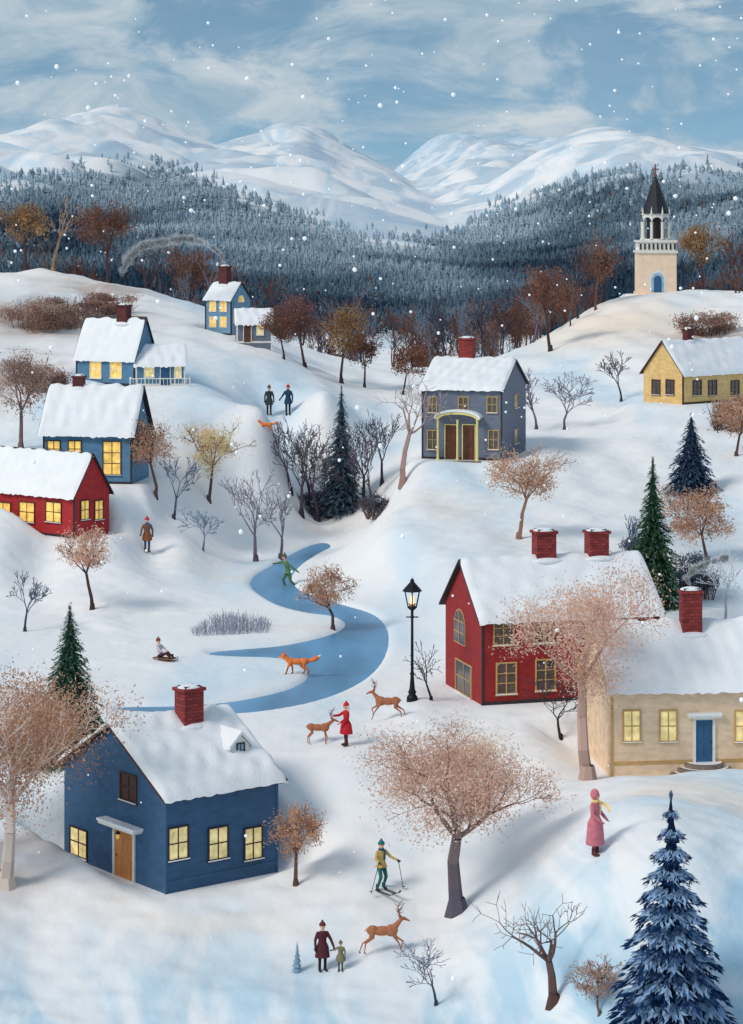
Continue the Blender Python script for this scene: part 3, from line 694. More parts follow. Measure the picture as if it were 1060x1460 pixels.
for i,(u,v,Y,vt,w,cl,nl) in enumerate([(435,524,171,418,74,PURP,3600),(487,546,168,434,70,OCH,3400),(520,552,168,470,50,RUST,1800),(575,562,165,490,66,RUST,2600),
    (785,500,190,376,78,RUST,3400),(1002,415,214,318,68,OCH,3400),(155,402,187,282,92,RUST,3800),(38,386,191,286,74,OCH,3200),(272,470,197,343,74,RUST,3000),
    (848,432,208,346,58,RUST,1600),(405,512,172,436,60,RUST,1800),(318,500,190,370,60,PURP,1800)]):
    tree('autumn_tree',u,v,Y,vt,w,40+i,cl,nl,1.7,tf=.3,levels=4,kids=3,r0=.022,bark=C(70,58,60),tipc=C(110,86,78),clump=.09,cz=.66,crz=.34)
def bush(u,v,Y,w,h,cl,n,seed):
    p=place(u,v,Y); s=F/p.y; b=MB(); R=np.random.RandomState(seed)
    k=60; a=R.uniform(-1,1,k)*w/2/s*.6; P0=np.stack([a,R.uniform(-.8,.8,k),np.full(k,-.15)],1); P1=P0+np.stack([R.normal(0,.25,k)+a*.25,R.normal(0,.2,k),R.uniform(.4,.95,k)*h/s],1)
    b.tubes(P0,P1,np.full(k,.03),np.full(k,.01),0,np.array(C(110,90,88)),4)
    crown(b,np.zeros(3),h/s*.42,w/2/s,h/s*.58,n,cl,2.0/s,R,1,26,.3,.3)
    o=b.obj('shrub',TREEM); o.location=p
for i,q in enumerate([(70,470,160,160,56,SHRUB,8000),(150,446,176,110,34,SHRUB,4000),(60,555,148,90,40,SHRUB,3500),
    (1010,478,186,110,38,SHRUB,4000),(60,1085,86,150,70,SHRUB,8000),(1040,612,146,70,50,SHRUB,3000),
    (540,735,141,60,36,[C(110,110,122),C(94,96,108)],2200),(455,735,140,90,40,[C(110,106,116),C(90,90,102)],2400),(985,850,106,110,64,[C(84,100,116),C(64,78,94)],5200),(915,800,113,70,40,[C(110,118,132),C(90,98,112)],2600)]): bush(*q[:3],q[3],q[4],q[5],q[6],300+i)
def bare(u,v,Y,vt,w,seed,bark=BKD,tipc=None,**kw):
    k=dict(tf=.28,levels=5,kids=2,spread=.5,r0=.026,side=.45); k.update(kw)
    tree('bare_tree',u,v,Y,vt,w,seed,bark=bark,tipc=tipc,**k)
bare(790,1428,70,1272,158,60,C(88,66,62),C(130,110,105),tf=.22,spread=.72,r0=.05,levels=4,kids=3,up=.02)
bare(622,1432,71,1338,92,61,C(70,70,86),C(120,125,145),tf=.22,levels=5)
tree('broadleaf_tree',855,1446,68,1366,80,62,[C(206,176,160),C(188,156,142)],2000,2.2,bark=C(110,90,84),tf=.2,levels=4,kids=3)
bare(575,690,134,530,110,63,C(150,120,115),C(180,160,155),tf=.42,levels=4,kids=3,spread=.75,r0=.03)
bare(76,388,190,282,78,64,C(150,122,100),C(175,150,130),tf=.4,levels=4,spread=.55)
bare(365,800,129,672,78,65,C(95,85,95),C(140,135,150),tf=.2,levels=5)
bare(400,796,130.5,690,66,66,C(95,85,95),C(140,135,150),tf=.2,levels=5)
bare(248,738,129,650,70,67,C(60,66,84),C(110,125,145),tf=.2)
bare(290,785,125,722,60,68,C(90,105,130),C(140,155,175),tf=.15)
bare(886,572,160,502,58,69,C(60,56,66),C(100,95,105),tf=.25)
bare(800,1050,86,955,110,70,C(50,42,48),C(80,66,70),tf=.25)
bare(615,998,90,915,58,71,C(40,38,46),C(70,66,76),tf=.15,levels=4)
bare(890,800,118,735,60,72,C(60,70,90),C(110,120,140),tf=.2)
bare(36,900,111,815,60,73,C(60,66,84),C(100,110,130),tf=.2)
bare(1035,890,104,790,70,75,C(110,110,125),C(200,205,212),tf=.25)
for i,(u,v,Y,vt,w) in enumerate([(765,612,153,528,70),(805,614,154,532,78)]): bare(u,v,Y,vt,w,80+i,C(84,78,96),C(135,125,140),tf=.12,spread=.5,levels=5)
for i,(u,v,Y,vt,w) in enumerate([(430,735,140,610,76),(452,742,139,600,86),(470,738,140,640,60),(520,715,143,600,76),(505,730,141,650,60),(545,690,146,590,60),(415,700,146,600,60),(440,720,143,620,70),(532,725,141,630,60)]): bare(u,v,Y,vt,w,90+i,C(56,52,62),C(104,98,108),tf=.2)
def woods():
    b=MB(); R=random.Random(5); cl=[C(50,58,70),C(66,66,76),C(90,64,58),C(100,110,125),C(104,76,62)]
    for i in range(200):
        u=R.uniform(-80,1160) if i<140 else R.uniform(590,860); Y=R.uniform(200,262)
        if 880<u<1000 and Y<235: continue
        X=(u-U0)/F*Y; z=float(H(np.array([X]),np.array([Y]))[0])
        h=R.uniform(4.2,7.2); w=h*R.uniform(.35,.65)
        lf=None;nl=0
        if R.random()<.36: lf=R.choice([RUST,PURP,SHRUB]); nl=900; lf=[tuple(np.array(c)*.75) for c in lf]
        add_tree(b,(X,Y,z-.3),h,w,200+i%14,lf,nl,.09,bark=R.choice(cl),minr=.024,rs=.8,tf=.3,levels=4,kids=2,spread=.45,r0=.02,side=.4)
    b.obj('distant_woods',TREEM)
woods()
# ------------------------------------------------------------ conifers
def pine(name,u,v,Y,vt,wpx,seed,c_in,c_out,c_snow,snow=.25,tiers=13,br=26,fr=15,droop=.45,sharp=.95,band=False):
    p=place(u,v,Y); s=F/p.y; Hm=(v-vt)/s; Rm=wpx/2/s; R=np.random.RandomState(seed); b=MB()
    b.tubes([(0,0,-.3)],[(0,0,Hm*.97)],[Hm*.03],[Hm*.003],0,C(60,58,60),8)
    K=[];D=[];S=[];CO=[]
    z_lo=Hm*.05
    for t in range(tiers):
        f=t/(tiers-1); z=z_lo+(Hm*.955-z_lo)*(f**.92); rad=Rm*(1-f)**sharp+Rm*(.025 if band else .05)
        nb=max(8,int(br*(1-f*.6)))
        for k in range(nb):
            a=6.283*(k+R.rand())/nb; L_=rad*R.uniform(.82,1.1); dr=droop*R.uniform(.8,1.25); zj=R.normal(0,.25)*Hm/tiers
            dirv=np.array([math.cos(a),math.sin(a),0]); sd=np.array([-math.sin(a),math.cos(a),0])
            for q in range(fr):
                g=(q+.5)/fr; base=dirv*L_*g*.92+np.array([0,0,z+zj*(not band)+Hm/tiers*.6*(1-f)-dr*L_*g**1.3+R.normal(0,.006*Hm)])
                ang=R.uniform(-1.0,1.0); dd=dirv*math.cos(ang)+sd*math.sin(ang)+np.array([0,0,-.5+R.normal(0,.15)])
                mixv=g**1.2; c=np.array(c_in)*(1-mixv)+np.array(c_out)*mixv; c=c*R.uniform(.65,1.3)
                if band: sn=R.rand()<.8*(g>.25)*(g<.80)
                else: sn=R.rand()<snow*(g>.35)*(.4+g)
                if sn:
                    c=np.array(c_snow)*R.uniform(.75,1.1); base=base+np.array([0,0,.018*Hm*(1-f)])
                K.append(base);D.append(dd);S.append(L_*R.uniform(.15,.26)*(1.15-g*.5)+Hm*.009*(1-.5*f));CO.append(c)
    K=np.array(K);D=np.array(D);S=np.array(S)[:,None];CO=np.array(CO); D/=np.linalg.norm(D,axis=1,keepdims=True)
    n=len(K); e=np.cross(D,np.array([0,0,1.])+R.normal(0,.5,(n,3))); e/=np.linalg.norm(e,axis=1,keepdims=True)
    V=np.stack([K-D*S*.2,K+e*S*.17+D*S*.3,K+D*S,K-e*S*.17+D*S*.3],1).reshape(-1,3)
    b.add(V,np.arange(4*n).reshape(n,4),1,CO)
    for t in range(tiers):
        f=t/tiers; z=z_lo+(Hm*.92-z_lo)*f; r=(Rm*(1-f)**sharp)*.66
        nn=14; V=[(0,0,z+Hm/tiers*1.3)]+[(r*R.uniform(.75,1.1)*math.cos(6.283*i/nn),r*R.uniform(.75,1.1)*math.sin(6.283*i/nn),z-r*.25) for i in range(nn)]
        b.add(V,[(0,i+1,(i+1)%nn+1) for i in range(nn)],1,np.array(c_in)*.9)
    o=b.obj(name,[M_bark,M_conif]); o.location=p; return o
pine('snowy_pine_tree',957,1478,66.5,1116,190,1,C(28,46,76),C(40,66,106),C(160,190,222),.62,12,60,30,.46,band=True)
GRN=C(46,72,62); GRO=C(74,106,86)
pine('pine_tree',100,1068,88,856,128,2,GRN,GRO,C(150,175,180),.04,18,38,20,.6)
pine('pine_tree',931,862,108,646,94,3,C(42,70,54),C(72,104,80),C(150,175,180),.02,18,38,20,.6)
pine('pine_tree',487,728,141,546,76,4,C(56,78,92),C(92,114,128),C(130,150,165),.06,16,34,18,.6)
pine('pine_tree',986,702,135,584,96,5,C(44,62,84),C(70,92,116),C(120,140,165),.05,13,34,18,.6)
pine('pine_sapling',424,1384,73,1340,24,6,C(150,180,200),C(175,200,218),C(220,230,240),.2,6,12,8,.5)
for i,(u,h) in enumerate(((33,46),(60,52),(76,44),(90,42))): pine('slender_pine_tree',u,228-i*5,880,228-i*5-h,9,400+i,C(58,76,88),C(84,100,108),C(150,175,180),.05,8,8,5,.5)
def forest():
    R=np.random.RandomState(9); n=62000
    u=R.uniform(-120,1180,n); Y=320*(1050/320)**(R.rand(n)**.85); X=(u-U0)/F*Y; Z=H(X,Y)
    v=V0+(CZ-Z)/Y*F
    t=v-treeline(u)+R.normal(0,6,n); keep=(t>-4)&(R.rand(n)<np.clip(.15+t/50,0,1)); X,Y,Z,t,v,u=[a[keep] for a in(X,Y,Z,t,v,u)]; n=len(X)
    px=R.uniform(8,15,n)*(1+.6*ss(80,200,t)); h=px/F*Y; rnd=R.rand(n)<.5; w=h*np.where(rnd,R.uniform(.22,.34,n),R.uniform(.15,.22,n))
    fr=1-ss(0,175,t+34*wnoise(X,Y,190,4)); fr=np.clip(fr+.22*wnoise(X,Y,80,6)+R.normal(0,.03,n),0,1)  # frost and painted mist in the tree colour, palest near the treeline
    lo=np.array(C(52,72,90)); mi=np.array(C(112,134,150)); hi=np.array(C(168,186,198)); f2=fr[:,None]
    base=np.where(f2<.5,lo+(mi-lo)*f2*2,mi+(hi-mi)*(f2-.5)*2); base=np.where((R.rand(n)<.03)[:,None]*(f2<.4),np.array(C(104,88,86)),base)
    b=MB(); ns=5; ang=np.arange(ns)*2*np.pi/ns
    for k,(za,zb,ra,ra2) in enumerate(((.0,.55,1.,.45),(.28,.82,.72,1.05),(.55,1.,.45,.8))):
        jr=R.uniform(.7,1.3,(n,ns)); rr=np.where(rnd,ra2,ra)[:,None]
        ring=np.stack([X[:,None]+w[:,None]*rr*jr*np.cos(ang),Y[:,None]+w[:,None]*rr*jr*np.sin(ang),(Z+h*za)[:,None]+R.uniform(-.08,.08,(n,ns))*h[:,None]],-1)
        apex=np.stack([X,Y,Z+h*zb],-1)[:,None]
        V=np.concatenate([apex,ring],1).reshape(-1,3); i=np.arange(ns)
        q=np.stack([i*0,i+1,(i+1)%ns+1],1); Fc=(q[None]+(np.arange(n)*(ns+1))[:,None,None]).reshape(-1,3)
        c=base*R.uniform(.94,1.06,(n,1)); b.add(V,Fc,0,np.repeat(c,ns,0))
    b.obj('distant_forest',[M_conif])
forest()
def reeds():
    b=MB(); R=np.random.RandomState(3); P0=[];P1=[]
    p=place(330,900,108)
    for i in range(420):
        x=R.uniform(-1.6,1.6); y=R.uniform(-1,1)+.3*x; h=R.uniform(.3,.85)*(1-(x/1.9)**2+.15)
        z=float(H(np.array([p.x+x]),np.array([p.y+y]))[0]); a=np.array([p.x+x,p.y+y,z-.05]); q=a+[R.normal(0,.08),R.normal(0,.08),h]
        P0.append(a);P1.append(q)
        if h>.4:
            mid=a*.4+q*.6; P0.append(mid);P1.append(mid+[R.normal(0,.12),0,h*.3])
    k=len(P0); b.tubes(P0,P1,[.010]*k,[.005]*k,0,np.array([C(150,152,168)]*k)*R.uniform(.8,1.3,(k,1)),4); b.obj('dry_reeds',[M_bark])
reeds()
# ------------------------------------------------------------ figures
def prim_mesh(b,pr):
    k=pr[0]
    if k=='c':
        _,a,c,ra,rb,m=pr; b.sphere(a,ra,0,12,8); b.sphere(c,rb,0,12,8)
        a=np.array(a,float);c=np.array(c,float)
        if np.linalg.norm(c-a)>1e-4:
            d=c-a; d/=np.linalg.norm(d); ref=np.array([1.,0,0]) if abs(d[2])>.9 else np.array([0,0,1.]); u=np.cross(d,ref);u/=np.linalg.norm(u);w=np.cross(d,u)
            n=12; V=[a+(u*math.cos(6.283185*i/n)+w*math.sin(6.283185*i/n))*ra for i in range(n)]+[c+(u*math.cos(6.283185*i/n)+w*math.sin(6.283185*i/n))*rb for i in range(n)]
            st=b.n; b.add(V,[(i,(i+1)%n,(i+1)%n+n,i+n) for i in range(n)])
            b.F.append((np.array([[st+i for i in range(n)][::-1]]),0,np.ones((1,3)))); b.F.append((np.array([[st+n+i for i in range(n)]]),0,np.ones((1,3))))
    elif k=='e': b.sphere(pr[1],pr[2],0,16,12)
    elif k=='l':
        n=16; V=[];Fc=[]; secs=pr[1]
        for (c,rx,ry) in secs:
            for i in range(n): V.append((c[0]+rx*math.cos(6.283185*i/n),c[1]+ry*math.sin(6.283185*i/n),c[2]))
        for j in range(len(secs)-1):
            for i in range(n): Fc.append((j*n+i,j*n+(i+1)%n,(j+1)*n+(i+1)%n,(j+1)*n+i))
        st=b.n; b.add(V,Fc); m=len(secs)-1
        b.F.append((np.array([[st+i for i in range(n)][::-1]]),0,np.ones((1,3)))); b.F.append((np.array([[st+m*n+i for i in range(n)]]),0,np.ones((1,3))))
def pdist(pr,X):
    k=pr[0]
    if k=='c':
        a=np.array(pr[1],float);c=np.array(pr[2],float); e=c-a; t=np.clip(((X-a)@e)/(e@e+1e-9),0,1); return np.linalg.norm(X-a-t[:,None]*e,axis=1)-(pr[3]*(1-t)+pr[4]*t)
    if k=='e':
        r=np.array(pr[2] if hasattr(pr[2],'__len__') else (pr[2],)*3,float); return (np.linalg.norm((X-np.array(pr[1]))/r,axis=1)-1)*r.min()
    s=sorted(pr[1],key=lambda q:q[0][2]); zs=[q[0][2] for q in s]; z=X[:,2]
    f=lambda g:np.interp(z,zs,[g(q) for q in s]); rx=f(lambda q:q[1]);ry=f(lambda q:q[2]);cx=f(lambda q:q[0][0]);cy=f(lambda q:q[0][1])
    d=(np.sqrt(((X[:,0]-cx)/rx)**2+((X[:,1]-cy)/ry)**2)-1)*np.minimum(rx,ry)
    return np.maximum(d,np.maximum(zs[0]-z,z-zs[-1]))
def fuse(name,prims,mats,voxel,parent):
    b=MB()
    for p in prims: prim_mesh(b,p)
    me=b.mesh('tmp',[]); o=bpy.data.objects.new('tmp',me); scene.collection.objects.link(o)
    m=o.modifiers.new('r','REMESH'); m.mode='VOXEL'; m.voxel_size=voxel; m.use_smooth_shade=True
    m=o.modifiers.new('s','SMOOTH'); m.factor=.5; m.iterations=2
    dg=bpy.context.evaluated_depsgraph_get(); nm=bpy.data.meshes.new_from_object(o.evaluated_get(dg)); bpy.data.objects.remove(o)
    nf=len(nm.polygons); cen=np.empty(nf*3); nm.polygons.foreach_get('center',cen); cen=cen.reshape(-1,3)
    D=np.stack([pdist(p,cen) for p in prims],1); idx=D.argmin(1); mi=np.array([p[-1] for p in prims])[idx]
    nm.materials.clear()
    for q in mats: nm.materials.append(q)
    nm.polygons.foreach_set('material_index',mi.astype(np.int32)); nm.polygons.foreach_set('use_smooth',np.ones(nf,bool))
    nm.name=name; ob=bpy.data.objects.new(name,nm); scene.collection.objects.link(ob); ob.parent=parent; return ob
_cm={}
def cloth(c):
    if c not in _cm: _cm[c]=mat('cloth_%d_%d_%d'%c,C(*c),.9,9,.14,.25,40)
    return _cm[c]
def human(name,u,v,Y,hpx,yaw,coat,pants,boot,hair,hat=None,scarf=None,hem=.8,arms=None,legs=None,lean=(0,0),longhair=False,hip=(0,0,.92),flare=1.0,pom=True,hood=False,pos=None,gloves=None,mid=1.78):
    p=pos or place(u,v,Y); s=F/p.y; sc=hpx/s/mid; r=empty(name,p,math.radians(yaw),sc)
    hx,hy,hz=hip; lx,ly=lean
    def T(x,y,z):
        k=(z)/.55; return (hx+x+lx*k,hy+y+ly*k,hz+z)
    skin,co,pa,bo,gl,sk2=0,1,2,3,4,5
    ar=arms or {'L':((-.26,-.02,1.14),(-.27,-.10,.90)),'R':((.26,-.02,1.14),(.27,-.10,.90))}
    le=legs or {'L':((-.10,-.02,.50),(-.10,.0,.09)),'R':((.10,-.02,.50),(.10,.0,.09))}
    P=[('l',[(T(0,0,-.06),.165,.125),(T(0,0,.06),.16,.12),(T(0,0,.2),.15,.115),(T(0,0,.36),.185,.13),(T(0,0,.47),.17,.115),(T(0,0,.53),.09,.08)],co)]
    if hem<hz: P.append(('l',[((hx,hy,hz+.12),.155,.12),((hx,hy,hz-.05),.19*flare,.155*flare),((hx,hy,(hem+hz)/2-.02),.205*flare,.175*flare),((hx,hy,hem),.225*flare,.195*flare)],co))
    P.append(('c',T(0,0,.5),T(0,-.01,.62),.062,.058,skin))
    hc=T(0,-.015,.70)
    P.append(('e',hc,(.088,.102,.118),skin)); P.append(('e',(hc[0],hc[1]-.045,hc[2]-.06),(.055,.05,.05),skin)); P.append(('c',(hc[0],hc[1]-.098,hc[2]+.01),(hc[0],hc[1]-.118,hc[2]-.02),.012,.018,skin))
    for sg in(-1,1): P.append(('e',(hc[0]+sg*.09,hc[1],hc[2]-.01),(.02,.025,.035),skin))
    fb=MB()
    for kx,sg in(('L',-1),('R',1)):
        sh=T(sg*.17,0,.45); el,ha=ar[kx]
        P.append(('c',sh,el,.068,.056,co)); P.append(('c',el,ha,.055,.043,co))
        d=Vector(ha)-Vector(el); d.normalize(); P.append(('c',tuple(Vector(ha)+d*.02),tuple(Vector(ha)+d*.085),.036,.038,gl))
        side=d.cross(Vector((0,1,0)));side=side.normalized() if side.length>.1 else Vector((0,0,1)); nrm=d.cross(side)
        for i,(o_,ln) in enumerate(((-.03,.055),(-.01,.07),(.011,.065),(.031,.05))):
            a=Vector(ha)+d*.1+side*o_; m_=a+d*ln*.55; e_=m_+d*ln*.4+nrm*ln*.35
            fb.tubes([a[:],m_[:]],[m_[:],e_[:]],[.0125,.011],[.011,.008],0,n=6)
        a=Vector(ha)+d*.05-side*.03; m_=a+d*.03-side*.03; fb.tubes([a[:],m_[:]],[m_[:],(m_+d*.03)[:]],[.014,.012],[.012,.009],0,n=6)
        hp=(hx+sg*.09,hy,hz-.04); kn,an=le[kx]
        P.append(('c',hp,kn,.095,.066,pa)); P.append(('c',kn,an,.064,.048,pa))
        ft=Vector(an)
        P.append(('c',(ft.x,ft.y,ft.z+.1),(ft.x,ft.y+.01,ft.z-.02),.058,.052,bo)); P.append(('c',(ft.x,ft.y+.02,ft.z-.045),(ft.x+sg*.02,ft.y-.15,ft.z-.05),.046,.042,bo))
    if hair:
        P.append(('e',(hc[0],hc[1]+.03,hc[2]+.025),(.104,.1,.118),sk2))
        if longhair: P.append(('l',[((hc[0],hc[1]+.06,hc[2]+.02),.1,.06),((hc[0],hc[1]+.09,hc[2]-.15),.115,.055),((hc[0],hc[1]+.11,hc[2]-.38),.08,.04)],sk2))
    mats=[M_skin,cloth(coat),cloth(pants),cloth(boot),cloth(gloves) if gloves else M_skin,cloth(hair) if hair else M_skin]
    fuse('body',P,mats,.016,r)
    fb.obj('fingers',[mats[4]],r,True)
    f=MB()
    for sg in(-1,1): f.sphere((hc[0]+sg*.035,hc[1]-.093,hc[2]+.005),(.013,.01,.012),0,8,6); f.box(hc[0]+sg*.035-.018,hc[0]+sg*.035+.018,hc[1]-.106,hc[1]-.092,hc[2]+.028,hc[2]+.034,1)
    f.sphere((hc[0],hc[1]-.098,hc[2]-.055),(.024,.008,.008),2,8,6); f.obj('face',[M_iron,M_darkbrown,cloth((170,80,75))],r,True)
    if hat:
        if hood:
            fuse('hood',[('e',(hc[0],hc[1]+.03,hc[2]+.02),(.125,.125,.15),0)],[cloth(hat)],.02,r)
        else:
            f=MB(); f.sphere((hc[0],hc[1]+.012,hc[2]+.045),(.112,.122,.13),0,16,6,top=True)
            f.lathe((hc[0],hc[1]+.012,hc[2]),[(.112,.03),(.124,.035),(.126,.075),(.112,.085)],0,18)
            if pom: f.sphere((hc[0],hc[1]+.015,hc[2]+.19),.042,0,10,8)
            f.obj('knit_hat',[cloth(hat)],r,True)
    if scarf:
        f=MB(); f.lathe(T(0,-.005,.5),[(.085,0),(.115,.02),(.118,.06),(.085,.09)],0,16)
        a=T(.05,-.11,.52); f.box(a[0]-.04,a[0]+.04,a[1]-.03,a[1]-.0,a[2]-.33,a[2]); f.obj('scarf',[cloth(scarf)],r,True)
    return r,p,s,sc
human('woman',384,591,142,42,10,(56,66,66),(40,40,48),(30,28,30),(70,50,40),(90,80,70),None,.62,flare=1.15,gloves=(40,40,45))
human('man',411,591,142,43,-10,(34,62,92),(35,38,48),(30,28,30),(60,40,34),(205,45,50),(40,90,110),.66,flare=1.1,arms={'L':((-.3,-.03,1.16),(-.42,-.08,.98)),'R':((.27,-.02,1.14),(.28,-.1,.9))},gloves=(40,40,45))
human('walker',210,787,124,50,20,(136,84,54),(60,72,96),(60,40,36),(90,60,45),(205,45,60),(70,100,150),.6,arms={'L':((-.3,-.06,1.18),(-.36,-.16,.98)),'R':((.28,-.02,1.14),(.3,.04,.9))},flare=1.25,gloves=(60,70,90))
human('skater',411,842,121,53,-70,(96,132,90),(84,120,84),(50,44,46),(90,60,45),(90,110,80),None,.84,
  arms={'L':((-.30,-.28,1.34),(-.30,-.56,1.30)),'R':((.27,.16,1.12),(.30,.34,.98))},
  legs={'L':((-.10,-.22,.55),(-.10,-.08,.10)),'R':((.10,.10,.48),(.10,.42,.20))},lean=(0,-.14),gloves=(70,90,70))
human('girl',494,1063,85.5,62,-75,(195,38,48),(90,40,50),(70,45,40),(230,215,200),(215,40,50),None,.50,longhair=True,flare=1.4,
  arms={'L':((-.22,-.25,1.22),(-.14,-.50,1.22)),'R':((.25,-.1,1.14),(.22,-.3,1.0))},gloves=(225,175,150))
r,p,s,sc=human('skier',544,1268,77.3,71,35,(196,168,104),(36,104,96),(40,44,56),(50,36,34),(35,110,110),(50,90,110),.84,flare=1.1,
  arms={'L':((-.32,-.12,1.18),(-.38,-.40,1.12)),'R':((.32,-.12,1.18),(.42,-.38,1.10))},
  legs={'L':((-.14,-.18,.52),(-.16,.02,.10)),'R':((.14,-.10,.50),(.16,.10,.10))},gloves=(40,60,70))
b=MB()
for sx,sy in((-.17,-.02),(.17,.08)):
    pr=[(-1.0,.02),(-.85,.0),(.0,.0),(.75,.0),(.92,.05),(1.02,.15)]
    for (a,za),(c,zc) in zip(pr[:-1],pr[1:]):
        V=[(sx-.05,sy-a,za),(sx+.05,sy-a,za),(sx+.05,sy-c,zc),(sx-.05,sy-c,zc)]; V=V+[(x,y,z+.025) for x,y,z in V]
        b.add(V,[(0,1,2,3),(4,7,6,5),(0,4,5,1),(1,5,6,2),(2,6,7,3),(3,7,4,0)],0)
for g,e in(((-.40,-.44,1.16),(-.62,-.25,.02)),((.44,-.42,1.14),(.72,-.35,.02))):
    b.tubes([g],[e],[.014],[.011],1); b.lathe((e[0],e[1],e[2]+.08),[(.0,.01),(.07,0),(.0,-.01)],1,10)
b.obj('skis_and_poles',[mat('ski_wood',C(80,70,66),.4,4,.2),M_iron],r)
r,_,_,_=human('woman_in_pink',849,1219,72,94,60,(205,118,130),(150,90,95),(90,50,48),(120,80,60),(215,118,130),(238,210,140),.30,flare=1.3,hood=True,
  arms={'L':((-.22,-.02,1.14),(-.18,-.2,1.0)),'R':((.24,-.02,1.14),(.2,-.2,1.0))},gloves=(200,105,120))
b=MB(); V=[];n=10
for i in range(n+1):
    f=i/n; V+=[(.06+.02*math.sin(f*4),-.12-f*.30,1.46-.12*f*f),(.06+.05*math.sin(f*4+1),-.12-f*.30,1.36-.18*f*f)]
b.add(V,[(2*i,2*i+2,2*i+3,2*i+1) for i in range(n)]); b.obj('scarf_tail',[cloth((238,210,140))],r)
human('parent',460,1384,73,70,15,(84,40,46),(40,34,42),(28,26,30),(70,46,40),(96,52,48),None,.50,flare=1.25,
  arms={'L':((-.27,-.02,1.14),(-.28,-.08,.9)),'R':((.30,-.04,1.14),(.40,-.08,.88))},gloves=(60,40,40))
human('child',486,1384,73,43,-10,(124,120,96),(80,78,66),(40,36,36),(80,56,44),(114,104,80),None,.6,flare=1.35,
  arms={'L':((-.34,-.03,1.25),(-.48,-.06,1.22)),'R':((.27,-.02,1.14),(.28,-.08,.9))},gloves=(90,80,66))
pS=place(231,941,100)
r,_,_,_=human('sledder',231,941,100,31,60,(205,190,200),(70,46,44),(60,40,36),(80,50,40),(130,70,60),None,.4,pos=pS,mid=1.12,
  hip=(0,.1,.28),arms={'L':((-.24,-.05,.55),(-.16,-.28,.45)),'R':((.24,-.05,.55),(.16,-.28,.45))},
  legs={'L':((-.12,-.30,.42),(-.11,-.58,.22)),'R':((.12,-.30,.40),(.11,-.60,.22))},lean=(0,.10),gloves=(120,60,50))
b=MB()
for i in range(4): b.box(-.25+.13*i,-.15+.13*i,-.72,.42,.12,.15)
for y in(-.5,.0,.35): b.box(-.26,.26,y-.03,y+.03,.09,.118)
for sx in(-.2,.2):
    pr=[(.45,.02),(.4,.0),(-.6,.0),(-.78,.05),(-.86,.16),(-.80,.24)]
    for (a,za),(c,zc) in zip(pr[:-1],pr[1:]): b.tubes([(sx,a,za)],[(sx,c,zc)],[.02],[.02])
    for y in(-.45,.3): b.tubes([(sx,y,0)],[(sx,y,.11)],[.018],[.018])
b.obj('sled',[mat('sled_wood',C(125,80,55),.6,4,.2,stretch=(5,1,5))],r)
